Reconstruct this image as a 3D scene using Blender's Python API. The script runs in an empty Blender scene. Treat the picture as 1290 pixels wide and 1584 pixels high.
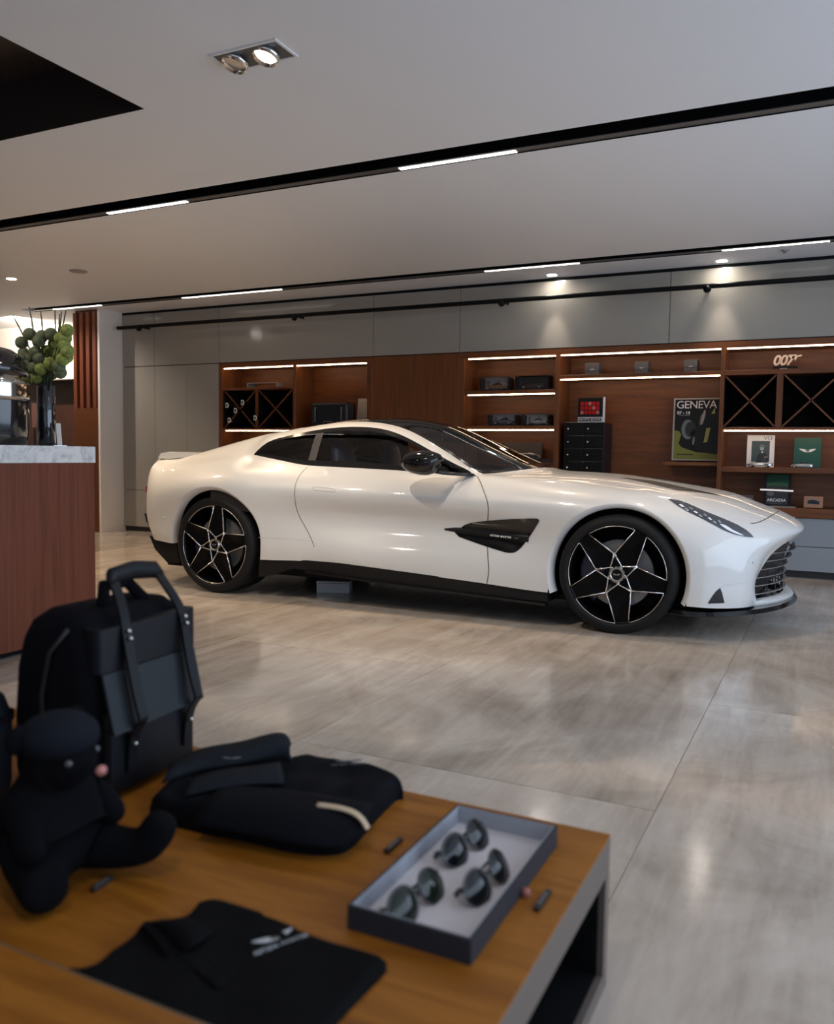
import bpy, bmesh, math, random
import numpy as np
from mathutils import Vector, Matrix, geometry
from mathutils.bvhtree import BVHTree

sc = bpy.context.scene
C = sc.collection
W, H = 1290, 1584
# ---------------------------------------------------------------- camera
F_PX = 1305.84
YAW, PITCH, ROLL = (math.radians(a) for a in (-26.162, -3.933, 0.820))
CAM = Vector((0, 0, 1.0236))
_f = Vector((math.sin(YAW)*math.cos(PITCH), math.cos(YAW)*math.cos(PITCH), math.sin(PITCH)))
_r0 = Vector((math.cos(YAW), -math.sin(YAW), 0)); _u0 = _r0.cross(_f)
_r = _r0*math.cos(ROLL) + _u0*math.sin(ROLL); _u = _u0*math.cos(ROLL) - _r0*math.sin(ROLL)
cd = bpy.data.cameras.new('camera'); cam = bpy.data.objects.new('camera', cd); C.objects.link(cam)
cam.matrix_world = Matrix(((_r.x, _u.x, -_f.x, CAM.x), (_r.y, _u.y, -_f.y, CAM.y), (_r.z, _u.z, -_f.z, CAM.z), (0, 0, 0, 1)))
cd.sensor_fit = 'HORIZONTAL'; cd.sensor_width = 36.0; cd.lens = 36.0*F_PX/W
cd.clip_start = 0.02; cd.clip_end = 60
cd.dof.use_dof = True; cd.dof.focus_distance = 5.4; cd.dof.aperture_fstop = 3.4
sc.camera = cam
# ---------------------------------------------------------------- world, exposure
wd = bpy.data.worlds.new('world'); sc.world = wd; wd.use_nodes = True
wd.node_tree.nodes['Background'].inputs[0].default_value = (0.62, 0.74, 1.0, 1)
wd.node_tree.nodes['Background'].inputs[1].default_value = 0.10
sc.view_settings.view_transform = 'Standard'; sc.view_settings.look = 'None'
sc.view_settings.gamma = 1; sc.view_settings.use_curve_mapping = False
sc.view_settings.exposure = 0.12
CEIL = 2.73; WALL = 7.97
def area_light(name, loc, rot, sx, sy, energy, col, spread=180):
    l = bpy.data.lights.new(name, 'AREA'); l.shape = 'RECTANGLE'; l.size = sx; l.size_y = sy; l.energy = energy; l.color = col
    l.spread = math.radians(spread)
    o = bpy.data.objects.new(name, l); C.objects.link(o); o.location = loc; o.rotation_euler = rot; return o
def spot_light(name, loc, target, energy, col, angle=60, blend=.6, size=.04):
    l = bpy.data.lights.new(name, 'SPOT'); l.energy = energy; l.color = col; l.spot_size = math.radians(angle); l.spot_blend = blend
    l.shadow_soft_size = size
    o = bpy.data.objects.new(name, l); C.objects.link(o); o.location = loc
    o.rotation_euler = (Vector(target)-Vector(loc)).to_track_quat('-Z', 'Y').to_euler(); return o
WARM = (1, .74, .49); NEUT = (1, .88, .74); COOL = (.66, .80, 1.0)
# daylight entering through the glazed shop front on the right and behind the camera
area_light('daylight_right', (3.05, 3.2, 1.45), (0, math.radians(90), 0), 2.3, 6.5, 140, COOL)
area_light('daylight_back', (0.4, -2.9, 1.45), (math.radians(90), 0, 0), 6.0, 2.3, 24, COOL)
# ceiling spots; fixtures are built for only some, the rest are added light
SPOTS = [(-4.2, 3.06, (-4.0, 5.2, .7), 60, 62), (-2.25, 3.06, (-2.2, 5.1, .6), 190, 76), (-.42, 3.06, (-.7, 5.1, .6), 12, 62)]
OVER = [(-5.6, 4.52, 115), (-4.6, 5.12, 100), (-3.2, 5.12, 90), (-1.9, 5.12, 62), (-.7, 5.12, 36), (-7.52, 5.95, 110), (-6.6, 6.6, 60)]
for x, y, t, e, a in SPOTS: spot_light('recessed_spot', (x, y, CEIL-.015), t, e, NEUT, a, .5)
for x, y, e in OVER: spot_light('overhead_spot', (x, y, CEIL-.004), (x, y+(.25 if y < 5 else 0), 0), e, WARM, 96, .7, .05)  # spots above the car have no fixture, added for its floor shadow
for x in (-2.46, -.94): spot_light('wall_wash_spot', (x, 7.83, CEIL-.03), (x, 7.93, 0), 34, NEUT, 48, .9, .02)
spot_light('corner_fill_spot', (-8.7, 6.5, CEIL-.03), (-8.4, 7.7, 1.2), 85, NEUT, 90, .7, .03)  # no fixture; added to brighten the cupboards and return wall
spot_light('alcove_spot', (-9.6, 7.6, CEIL-.05), (-10.1, 8.35, 2.3), 130, NEUT, 130, .6, .03)  # unseen lamp without a fixture, lights the white alcove wall
spot_light('counter_fill_spot', (-4.1, 2.0, CEIL-.03), (-3.6, 2.9, .9), 60, NEUT, 70, .6, .03)  # added without a fixture to light the counter
spot_light('table_fill_spot', (-.6, .3, CEIL-.03), (-.8, 1.2, .3), 22, NEUT, 60, .7, .05)  # added without a fixture to brighten the table goods

# ---------------------------------------------------------------- helpers: tags, materials, meshes
def tag(o, label=None, cat=None, group=None, kind=None):
    if label: o['label'] = label
    if cat: o['category'] = cat
    if group: o['group'] = group
    if kind: o['kind'] = kind
    return o
MATS = {}
def M(name, col=(.5, .5, .5), rough=.5, metal=0, spec=None, coat=0, emit=None, es=0, sheen=0, crough=.05):
    if name in MATS: return MATS[name]
    if spec is None: spec = .18 if (name.startswith('print') or name.startswith('rack')) else .5
    m = bpy.data.materials.new(name); m.use_nodes = True; b = m.node_tree.nodes['Principled BSDF']
    b.inputs['Base Color'].default_value = (*col, 1); b.inputs['Roughness'].default_value = rough; b.inputs['Metallic'].default_value = metal
    b.inputs['Specular IOR Level'].default_value = spec; b.inputs['Coat Weight'].default_value = coat; b.inputs['Coat Roughness'].default_value = crough
    if sheen: b.inputs['Sheen Weight'].default_value = sheen; b.inputs['Sheen Roughness'].default_value = .5
    if emit: b.inputs['Emission Color'].default_value = (*emit, 1); b.inputs['Emission Strength'].default_value = es
    MATS[name] = m; return m
def noise_mat(name, cols, scale=(1, 1, 1), nscale=4, detail=6, rough=.5, dist=.3, bump=0, coat=0, spec=.5, rvar=0, stops=None, crough=.1, nrough=.6):
    m = M(name, cols[0], rough, coat=coat, spec=spec, crough=crough); nt = m.node_tree; N = nt.nodes; L = nt.links; b = N['Principled BSDF']
    tc = N.new('ShaderNodeTexCoord'); mp = N.new('ShaderNodeMapping'); mp.inputs['Scale'].default_value = scale
    nz = N.new('ShaderNodeTexNoise'); nz.inputs['Scale'].default_value = nscale; nz.inputs['Detail'].default_value = detail; nz.inputs['Distortion'].default_value = dist; nz.inputs['Roughness'].default_value = nrough
    cr = N.new('ShaderNodeValToRGB'); e = cr.color_ramp.elements
    stops = stops or [.3+.4*i/(len(cols)-1) for i in range(len(cols))]
    while len(e) < len(cols): e.new(.5)
    for i, c in enumerate(cols): e[i].position = stops[i]; e[i].color = (*c, 1)
    L.new(tc.outputs['Object'], mp.inputs[0]); L.new(mp.outputs[0], nz.inputs['Vector']); L.new(nz.outputs['Fac'], cr.inputs[0]); L.new(cr.outputs[0], b.inputs['Base Color'])
    if rvar:
        mr = N.new('ShaderNodeMapRange'); mr.inputs[3].default_value = rough-rvar; mr.inputs[4].default_value = rough+rvar
        L.new(nz.outputs['Fac'], mr.inputs[0]); L.new(mr.outputs[0], b.inputs['Roughness'])
    if bump:
        bp = N.new('ShaderNodeBump'); bp.inputs['Strength'].default_value = bump; bp.inputs['Distance'].default_value = .002
        L.new(nz.outputs['Fac'], bp.inputs['Height']); L.new(bp.outputs[0], b.inputs['Normal'])
    return m
def glass_mat(name, tint, refl=1.0, base=.04):
    if name in MATS: return MATS[name]
    m = bpy.data.materials.new(name); m.use_nodes = True; nt = m.node_tree; N = nt.nodes; L = nt.links
    N.remove(N['Principled BSDF']); out = N['Material Output']
    tr = N.new('ShaderNodeBsdfTransparent'); tr.inputs[0].default_value = (*tint, 1)
    gl = N.new('ShaderNodeBsdfGlossy'); gl.inputs['Roughness'].default_value = .02; gl.inputs[0].default_value = (refl, refl, refl, 1)
    fr = N.new('ShaderNodeFresnel'); fr.inputs[0].default_value = 1.5
    mx = N.new('ShaderNodeMixShader'); L.new(fr.outputs[0], mx.inputs[0]); L.new(tr.outputs[0], mx.inputs[1]); L.new(gl.outputs[0], mx.inputs[2]); L.new(mx.outputs[0], out.inputs[0])
    MATS[name] = m; return m

class MB:
    """collects vertices and faces; build() links them as one mesh object"""
    def __init__(s): s.v = []; s.f = []; s.mi = []
    def add(s, vs, fs, mi=0):
        n = len(s.v); s.v += [tuple(p) for p in vs]; s.f += [tuple(i+n for i in f) for f in fs]; s.mi += [mi]*len(fs); return s
    def box(s, x0, x1, y0, y1, z0, z1, mi=0):
        vs = [(x, y, z) for x in (x0, x1) for y in (y0, y1) for z in (z0, z1)]
        return s.add(vs, [(0, 1, 3, 2), (4, 6, 7, 5), (0, 4, 5, 1), (2, 3, 7, 6), (0, 2, 6, 4), (1, 5, 7, 3)], mi)
    def prism(s, poly, axis, a, b, mi=0):
        """polygon in the two other axes (cyclic order after axis: x->(y,z), y->(x,z), z->(x,y)), extruded from a to b"""
        def mk(p, t): return {'x': (t, p[0], p[1]), 'y': (p[0], t, p[1]), 'z': (p[0], p[1], t)}[axis]
        n = len(poly); vs = [mk(p, a) for p in poly]+[mk(p, b) for p in poly]
        fs = [tuple(range(n)), tuple(range(2*n-1, n-1, -1))]+[(i, i+n, (i+1) % n+n, (i+1) % n) for i in range(n)]
        return s.add(vs, fs, mi)
    def ring(s, rings, closed_u=False, cap=True, mi=0):
        """rings: list of loops with the same number of points"""
        m = len(rings[0]); vs = [p for r in rings for p in r]; fs = []
        k = len(rings)
        for i in range(k if closed_u else k-1):
            for j in range(m):
                a, b = i*m+j, i*m+(j+1) % m; c, d = ((i+1) % k)*m+(j+1) % m, ((i+1) % k)*m+j
                fs.append((a, b, c, d))
        if cap and not closed_u: fs += [tuple(range(m-1, -1, -1)), tuple(range((k-1)*m, k*m))]
        return s.add(vs, fs, mi)
    def tube(s, pts, rad, n=8, mi=0, closed=False, sq=None):
        pts = [Vector(p) for p in pts]; rings = []; k = len(pts)
        rads = rad if isinstance(rad, (list, tuple)) else [rad]*k
        up = Vector((0, 0, 1)); prev = None
        for i, p in enumerate(pts):
            if closed: t = pts[(i+1) % k]-pts[i-1]
            else: t = pts[min(i+1, k-1)]-pts[max(i-1, 0)]
            t.normalize()
            if prev is None:
                a = t.cross(up); a = a if a.length > .1 else t.cross(Vector((1, 0, 0))); a.normalize()
            else: a = (prev-t*prev.dot(t)).normalized()
            prev = a; b = t.cross(a); r = rads[i]
            sx, sy = sq if sq else (1, 1)
            rings.append([p+a*math.cos(2*math.pi*j/n)*r*sx+b*math.sin(2*math.pi*j/n)*r*sy for j in range(n)])
        return s.ring(rings, closed_u=closed, cap=not closed, mi=mi)
    def lathe(s, prof, n=24, c=(0, 0, 0), axis='z', mi=0, cap=True):
        rings = []
        for r, h in prof:
            lp = []
            for j in range(n):
                a = 2*math.pi*j/n; p = (r*math.cos(a), r*math.sin(a), h)
                if axis == 'y': p = (p[0], h, p[1])
                if axis == 'x': p = (h, p[0], p[1])
                lp.append((p[0]+c[0], p[1]+c[1], p[2]+c[2]))
            rings.append(lp)
        return s.ring(rings, mi=mi, cap=cap)
    def ball(s, c, r, nu=16, nv=10, mi=0):
        rx, ry, rz = r if isinstance(r, (list, tuple)) else (r, r, r); rings = []
        for i in range(1, nv):
            t = math.pi*i/nv
            rings.append([(c[0]+rx*math.sin(t)*math.cos(2*math.pi*j/nu), c[1]+ry*math.sin(t)*math.sin(2*math.pi*j/nu), c[2]-rz*math.cos(t)) for j in range(nu)])
        n0 = len(s.v); s.ring(rings, cap=False, mi=mi)
        b = len(s.v); s.v += [(c[0], c[1], c[2]-rz), (c[0], c[1], c[2]+rz)]
        for j in range(nu):
            s.f.append((b, n0+(j+1) % nu, n0+j)); s.mi.append(mi)
            q = n0+(nv-2)*nu; s.f.append((b+1, q+j, q+(j+1) % nu)); s.mi.append(mi)
        return s
    def build(s, name, mat, parent=None, loc=None, smooth=False, bevel=0, seg=2, recalc=True, angle=None):
        me = bpy.data.meshes.new(name); me.from_pydata(s.v, [], s.f); 
        mats = mat if isinstance(mat, (list, tuple)) else [mat]
        for m_ in mats: me.materials.append(m_)
        if len(mats) > 1: me.polygons.foreach_set('material_index', s.mi)
        bm = bmesh.new(); bm.from_mesh(me)
        if bevel:
            es = [e for e in bm.edges if len(e.link_faces) == 2 and e.calc_face_angle(0) > .5]
            bmesh.ops.bevel(bm, geom=es, offset=bevel, segments=seg, profile=.5, affect='EDGES')
        if recalc: bmesh.ops.recalc_face_normals(bm, faces=bm.faces)
        bm.to_mesh(me); bm.free()
        if smooth: me.polygons.foreach_set('use_smooth', [True]*len(me.polygons))
        if smooth and angle: me.set_sharp_from_angle(angle=math.radians(angle))
        o = bpy.data.objects.new(name, me); C.objects.link(o)
        if parent: o.parent = parent
        if loc is not None: o.location = loc
        return o
def empty(name, loc=(0, 0, 0), rz=0, label=None, cat=None, group=None):
    o = bpy.data.objects.new(name, None); C.objects.link(o); o.location = loc; o.rotation_euler = (0, 0, rz); o.empty_display_size = .1
    return tag(o, label, cat, group)
def copy_tree(o, parent=None):
    c = o.copy(); C.objects.link(c)
    if parent: c.parent = parent
    for ch in list(o.children): copy_tree(ch, c)
    return c
def text_mesh(name, s, size, mat, parent=None, extrude=.001, align='CENTER', shear=0, M4=None, spacing=1.0, bold=0):
    cu = bpy.data.curves.new(name, 'FONT'); cu.body = s; cu.size = size; cu.extrude = extrude; cu.align_x = align; cu.align_y = 'CENTER'; cu.shear = shear; cu.space_character = spacing; cu.offset = bold
    cu.resolution_u = 3
    t = bpy.data.objects.new(name, cu); C.objects.link(t); bpy.context.view_layer.update()
    me = bpy.data.meshes.new_from_object(t.evaluated_get(bpy.context.evaluated_depsgraph_get())); bpy.data.objects.remove(t)
    if M4 is not None: me.transform(M4)
    me.materials.clear(); me.materials.append(mat)
    o = bpy.data.objects.new(name, me); C.objects.link(o)
    if parent: o.parent = parent
    return o
def pix(x, y): return (_r*((x-W/2)/F_PX)+_u*((H/2-y)/F_PX)+_f).normalized()
FACE_Y = Matrix(((1, 0, 0, 0), (0, 0, -1, 0), (0, 1, 0, 0), (0, 0, 0, 1)))   # text plane turned to face -Y
# ================================================================ the room
def stone_mat():
    m = M('travertine', rough=.16, spec=.5); nt = m.node_tree; N = nt.nodes; L = nt.links; b = N['Principled BSDF']
    tc = N.new('ShaderNodeTexCoord'); oi = N.new('ShaderNodeObjectInfo')
    add = N.new('ShaderNodeVectorMath'); add.operation = 'MULTIPLY_ADD'; add.inputs[1].default_value = (1, 1, 1)
    sc_ = N.new('ShaderNodeVectorMath'); sc_.operation = 'SCALE'; sc_.inputs[3].default_value = 37.0
    cmb = N.new('ShaderNodeCombineXYZ')
    for i in range(3): L.new(oi.outputs['Random'], cmb.inputs[i])
    L.new(cmb.outputs[0], sc_.inputs[0]); L.new(tc.outputs['Object'], add.inputs[0]); L.new(sc_.outputs[0], add.inputs[2])
    def noise(scale, ns, det, dist):
        mp = N.new('ShaderNodeMapping'); mp.inputs['Scale'].default_value = scale; L.new(add.outputs[0], mp.inputs[0])
        nz = N.new('ShaderNodeTexNoise'); nz.inputs['Scale'].default_value = ns; nz.inputs['Detail'].default_value = det; nz.inputs['Distortion'].default_value = dist; nz.inputs['Roughness'].default_value = .62
        L.new(mp.outputs[0], nz.inputs['Vector']); return nz
    n1 = noise((5, .5, 1), 1.5, 8, .9); n2 = noise((16, 2.2, 1), 1.6, 8, .6); n3 = noise((2.0, 1.5, 1), 1.3, 6, 1.0)
    a = N.new('ShaderNodeMix'); a.data_type = 'FLOAT'; a.inputs[0].default_value = .3; L.new(n1.outputs['Fac'], a.inputs[2]); L.new(n2.outputs['Fac'], a.inputs[3])
    a2 = N.new('ShaderNodeMix'); a2.data_type = 'FLOAT'; a2.inputs[0].default_value = .45; L.new(a.outputs[0], a2.inputs[2]); L.new(n3.outputs['Fac'], a2.inputs[3])
    cr = N.new('ShaderNodeValToRGB'); e = cr.color_ramp.elements
    for i in range(3): e.new(.5)
    for el, (p, c) in zip(e, ((.32, (.30, .24, .19)), (.42, (.44, .365, .295)), (.50, (.545, .46, .38)), (.57, (.62, .535, .45)), (.68, (.76, .68, .59)))): el.position = p; el.color = (*c, 1)
    L.new(a2.outputs[0], cr.inputs[0])
    hs = N.new('ShaderNodeHueSaturation'); mr = N.new('ShaderNodeMapRange'); mr.inputs[3].default_value = .9; mr.inputs[4].default_value = 1.08
    L.new(oi.outputs['Random'], mr.inputs[0]); L.new(mr.outputs[0], hs.inputs['Value']); L.new(cr.outputs[0], hs.inputs['Color']); L.new(hs.outputs[0], b.inputs['Base Color'])
    r = N.new('ShaderNodeMapRange'); r.inputs[1].default_value = .3; r.inputs[2].default_value = .7; r.inputs[3].default_value = .19; r.inputs[4].default_value = .08; L.new(a2.outputs[0], r.inputs[0]); L.new(r.outputs[0], b.inputs['Roughness'])
    return m
stone = stone_mat()
joint = M('floor_joint', (.48, .43, .38), .5)
fl = tag(MB().box(-12, 3.2, -3, 9, -.06, -.004).build('floor', joint), kind='structure')
slab_me = None; SX, SY = 1.24, 2.4
x0j = -.42
for i in range(-10, 3):
    for j in range(-2, 4):
        xa, ya = x0j+i*SX, -1.15+j*SY+(SY/2 if i % 2 else 0)
        if xa > 3.1 or xa+SX < -12.1 or ya > 8.9 or ya+SY < -2.9: continue
        if slab_me is None:
            o = MB().box(.0012, SX-.0012, .0012, SY-.0012, -.03, 0).build('floor_slab', stone, fl, (xa, ya, 0)); slab_me = o.data
        else:
            o = bpy.data.objects.new('floor_slab', slab_me); C.objects.link(o); o.parent = fl; o.location = (xa, ya, 0)

plaster = M('ceiling_paint', (.82, .84, .88), .6)
white_paint = M('white_wall_paint', (.78, .74, .69), .6)
black_matt = M('black_matt', (.006, .006, .0065), .6, spec=.15)
dark_brown = M('dark_void', (.030, .022, .020), .35)
grey_lac = noise_mat('greige_lacquer', [(.33, .305, .27), (.34, .315, .28)], nscale=2, rough=.14, coat=.3)
wood_d = noise_mat('walnut_veneer', [(.10, .026, .005), (.155, .044, .009), (.205, .062, .013)], (1.2, 1.2, 14), 1.6, 7, .42, .5, bump=.05)
wood_v = noise_mat('walnut_door', [(.105, .029, .006), (.155, .046, .010), (.20, .062, .014)], (16, 16, .9), 1.5, 7, .4, .5, bump=.05)
wood_r = noise_mat('reddish_wood', [(.12, .036, .018), (.165, .050, .026), (.20, .064, .034)], (26, 26, .9), 1.4, 7, .4, .4, bump=.05, spec=.25)
led = M('led_strip', (1, 1, 1), .5, emit=(1, .72, .46), es=14)
led_warm = M('led_strip_warm', (1, .8, .5), .5, emit=(1, .55, .2), es=5)
lamp_on = M('lamp_glow', (1, 1, 1), .5, emit=(1, .93, .82), es=60)
chrome = M('chrome', (.8, .8, .8), .12, 1)
steel = M('brushed_steel', (.55, .55, .56), .3, 1)

# ceiling: slabs of plasterboard between two linear slots and one dark coffer
S1 = (4.41, 4.65); S2 = (7.29, 7.50); CO = (-6.4, -3.175, -.6, 3.30)
cb = MB()
def cs(x0, x1, y0, y1): cb.box(x0, x1, y0, y1, CEIL, CEIL+.05)
cs(-12, 3.2, -3, CO[2]); cs(-12, CO[0], CO[2], CO[3]); cs(CO[1], 3.2, CO[2], CO[3]); cs(-12, 3.2, CO[3], S1[0])
cs(-12, 3.2, S1[1], S2[0]); cs(-12, -9.05, S2[0], S2[1]); cs(-12, 3.2, S2[1], 9)
ceiling = tag(cb.build('ceiling', plaster), kind='structure')
cof = MB(); x0, x1, y0, y1 = CO
cof.box(x0, x1, y0, y1, CEIL+.30, CEIL+.34); cof.box(x0-.02, x0, y0, y1, CEIL+.001, CEIL+.3); cof.box(x1, x1+.02, y0, y1, CEIL+.051, CEIL+.3)
cof.box(x0, x1, y0-.02, y0, CEIL+.051, CEIL+.3); cof.box(x0, x1, y1-.004, y1, CEIL+.0003, CEIL+.3); cof.box(x1-.004, x1, y0, y1-.004, CEIL+.0003, CEIL+.3)
cof.build('ceiling_coffer', dark_brown, ceiling)
for k, (a, b_, xs) in enumerate(((*S1, -12), (*S2, -9.05))):
    m_ = MB(); m_.box(xs, 3.2, a, b_, CEIL+.14, CEIL+.17); m_.box(xs, 3.2, a, a+.004, CEIL+.0003, CEIL+.14); m_.box(xs, 3.2, b_-.004, b_, CEIL+.0003, CEIL+.14)
    m_.build('slot_trough', black_matt, ceiling)
    MB().box(xs, 3.2, b_-.060, b_-.006, CEIL+.006, CEIL+.011).build('slot_rail', M('slot_grey', (.10, .095, .095), .4), ceiling)
    for (u, w) in (((-4.81, -4.07), (-2.42, -1.68), (-.02, .7), (-7.4, -6.6)) if k == 0 else ((-8.7, -7.9), (-6.65, -5.3), (-3.0, -2.1), (-.9, -.1))):
        lt = M('slot_lamp', (1, 1, 1), .5, emit=(1, .93, .85), es=5)
        MB().box(u, w, b_-.042, b_-.010, CEIL+.003, CEIL+.0062).build('slot_lamp', lt, ceiling)

# walls outside the picture (they carry the reflections and close the room)
tag(MB().box(-12.15, -12, -3, 9.1, 0, CEIL+.05).build('wall_left', white_paint), kind='structure')
tag(MB().box(-12, 3.35, 8.95, 9.1, 0, CEIL+.05).build('wall_back', white_paint), kind='structure')
wr = MB()
wr.box(3.2, 3.35, -3, 9.1, 2.62, CEIL+.05); wr.box(3.2, 3.35, -3, 9.1, 0, .12); wr.box(3.2, 3.35, 6.6, 9.1, .12, 2.62); wr.box(3.2, 3.35, -3, -.2, .12, 2.62)
tag(wr.build('wall_right', white_paint), kind='structure')
wf = MB(); wf.box(-12, 3.35, -3.15, -3, 2.62, CEIL+.05); wf.box(-12, 3.35, -3.15, -3, 0, .12); wf.box(-12, -2.7, -3.15, -3, .12, 2.62)
tag(wf.build('wall_front', white_paint), kind='structure')
for i in range(5):
    y = -.2+i*6.8/4
    tag(MB().box(3.22, 3.30, y-.03, y+.03, .12, 2.62).build('trim_%d' % (i+1), black_matt), kind='structure')

# ---- joinery along the back: base units, tall units, upper panels
def col_x(p): return p
X_L = -8.07; X_R = 1.6
# return wall beside the tall units
tag(MB().box(X_L-.03, X_L, 7.60, 8.95, 0, CEIL).build('wall_return', white_paint), kind='structure')
# upper panels above shelves, each panel is a piece with shadow gaps
up = empty('wall_panelling', (0, WALL, 0), label='glossy greige upper wall panels above the shelving', cat='wall panels')
MB().box(X_L, X_R, .03, .06, 2.05, CEIL).build('backing', black_matt, up)
XU = [X_L, -7.545, -6.545, -4.467, -3.462, -1.39, .42, X_R]
for i in range(len(XU)-1):
    MB().box(XU[i]+.003, XU[i+1]-.003, 0, .03, 2.062, 2.70).build('panel', grey_lac, up, bevel=.002, seg=1)
MB().box(X_L, X_R, .004, .03, 2.70, 2.729).build('shadow_gap', black_matt, up)
# hanging rail in front of the panels
RY = 7.80
rail = empty('hanging_rail', (0, RY, 0), label='long black horizontal rail mounted across the greige panels', cat='rail')
MB().tube([(-7.97, 0, 2.515), (X_R, 0, 2.515)], .022, 12).build('bar', black_matt, rail, smooth=True, angle=40)
for x in (-7.62, -5.36, -2.95, -1.05, .6):
    m_ = MB().tube([(x, 0, 2.515), (x, .170, 2.515)], .013, 10); m_.ball((x, -.003, 2.492), .034, 14, 8)
    m_.build('bracket', black_matt, rail, smooth=True, angle=50)
# tall cupboards on the left
tall = empty('tall_cupboard', (X_L+.003, WALL, 0), label='tall handleless greige cupboard wall left of the shelving', cat='cupboard')
MB().box(0, 1.52, .03, .6, .06, 2.055).build('carcass', black_matt, tall)
MB().box(0, 1.52, .03, .12, 0, .06).build('plinth', M('plinth_black', (.02, .02, .022), .4), tall)
for a, b_ in ((0, .53), (.53, 1.04), (1.04, 1.52)):
    MB().box(a+.002, b_-.002, 0, .03, .525, 2.053).build('door', grey_lac, tall, bevel=.0015, seg=1)
    MB().box(a+.002, b_-.002, 0, .03, .062, .520).build('drawer_front', grey_lac, tall, bevel=.0015, seg=1)

# slatted timber wall and lit alcove, far left
sl = empty('slatted_wall', (-8.105, 7.605, 0), label='dark brown timber wall with vertical fins beside the white return wall', cat='wall panel')
MB().box(-.43, 0, .05, .08, 0, CEIL).build('backing', wood_v, sl)
MB().box(-.43, 0, .0, .05, 0, 1.53).build('lower_panel', M('dark_brown_panel', (.12, .038, .010), .35), sl)
for k in range(4):
    MB().box(-.035-k*.108, -.095-k*.108+.005, -.0, .05, 1.53, CEIL-.03).build('fin', wood_r, sl)
alc = MB().box(-12, -9.15, 8.35, 8.5, 1.98, CEIL)
tag(alc.build('wall_alcove', white_paint), kind='structure')
tag(MB().box(-12, -8.2, 8.7, 8.8, 0, CEIL).build('wall_alcove_back', M('alcove_brown', (.05, .018, .010), .4)), kind='structure')

# ---- ceiling fittings
def downlight(x, y, label, r=.045, on=True):
    d = empty('downlight', (x, y, CEIL), label=label, cat='ceiling light', group='round recessed downlights')
    MB().lathe([(r, -.004), (r+.012, -.004), (r+.012, 0), (r, .0), (r, -.004)], 24, cap=False).build('trim_ring', M('white_metal', (.75, .75, .75), .4), d, smooth=True)
    MB().lathe([(.001, -.0025), (r, -.0025)], 20).build('lens', lamp_on if on else M('dark_lens', (.05, .05, .05), .3), d)
downlight(-2.46, 7.83, 'small lit downlight above the panel over the model car shelves')
downlight(-.94, 7.83, 'small lit downlight above the panel over the racing poster')
downlight(-7.52, 5.95, 'small lit downlight at the left edge above the flower vase')
dsk = MB().lathe([(.001, -.012), (.07, -.012), (.085, -.004), (.085, 0)], 28).build('ceiling_sensor', M('sensor_grey', (.32, .29, .27), .5), None, (-6.58, 5.95, CEIL), smooth=True)
tag(dsk, 'flat grey ceiling disc near the left counter', 'sensor')
spk = MB().lathe([(.001, -.03), (.012, -.028), (.02, -.012), (.035, -.006), (.035, 0)], 16).build('sprinkler', steel, None, (-.43, 7.62, CEIL), smooth=True)
tag(spk, 'tiny metal sprinkler head on the ceiling at far right', 'sprinkler')
def square_spot(x, y, label, tgt):
    s = .085; w = .27
    d = empty('square_spotlight', (x, y, CEIL), label=label, cat='ceiling light', group='square recessed spotlights')
    m_ = MB()
    for (a, b_, c_, e_) in ((-s, w, -s, -s+.012), (-s, w, s-.012, s), (-s, -s+.012, -s+.012, s-.012), (w-.012, w, -s+.012, s-.012)): m_.box(a, b_, c_, e_, -.006, 0)
    m_.build('frame', M('white_metal', (.75, .75, .75), .4), d)
    MB().box(-s+.012, w-.012, -s+.012, s-.012, -.0015, -.0005).build('housing', M('housing_grey', (.07, .07, .07), .4), d)
    for hx in (.0, .165):
        h = MB().lathe([(.001, -.002), (.056, -.002), (.060, -.012), (.053, -.034), (.047, -.016), (.001, -.014)], 28).build('lamp_head', chrome, d, (hx, .0, 0), smooth=True)
        h.rotation_euler = (math.radians(-16), math.radians(8), 0)
        MB().lathe([(.001, -.0155), (.046, -.0175)], 20).build('lens', M('lamp_reflector', (.6, .6, .58), .25, .6) if hx == 0 else M('lamp_glow_strong', (1, 1, 1), .5, emit=(1, .95, .88), es=120), h)
square_spot(-2.415, 3.06, 'square recessed ceiling spotlight blazing above the counter end of the car', None)
square_spot(-.58, 3.06, 'square recessed ceiling spotlight near the top right edge', None)
# ================================================================ the car
CYAW = math.radians(.9)
_o = Vector((-1.09, 4.822, 0))+Vector((-math.sin(CYAW), math.cos(CYAW), 0))*.94
car = empty('sports_car', _o, CYAW, 'pearl white two-door sports coupe parked on the stone floor', 'car')
bpy.context.view_layer.update()
CARI = Matrix.Translation(_o) @ Matrix.Rotation(CYAW, 4, 'Z'); CARI.invert()
CO_L = CARI @ CAM; CR3 = CARI.to_3x3()
paint = M('pearl_white_paint', (.71, .70, .675), .36, coat=.7, crough=.05)
gloss_black = M('gloss_black', (.006, .006, .007), .10)
satin_black = M('satin_black', (.009, .009, .0095), .4, spec=.3)
seam_m = M('panel_gap', (.02, .02, .02), .6)
rubber = M('tyre_rubber', (.009, .009, .0095), .6, spec=.25)
glass_side = glass_mat('tinted_side_glass', (.74, .76, .80))
glass_dark = glass_mat('dark_privacy_glass', (.06, .06, .065))
glass_ws = glass_mat('windscreen_glass', (.34, .35, .36))
trim_in = M('cabin_black', (.012, .012, .014), .6)
navy = M('navy_leather', (.05, .065, .12), .45)

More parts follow.
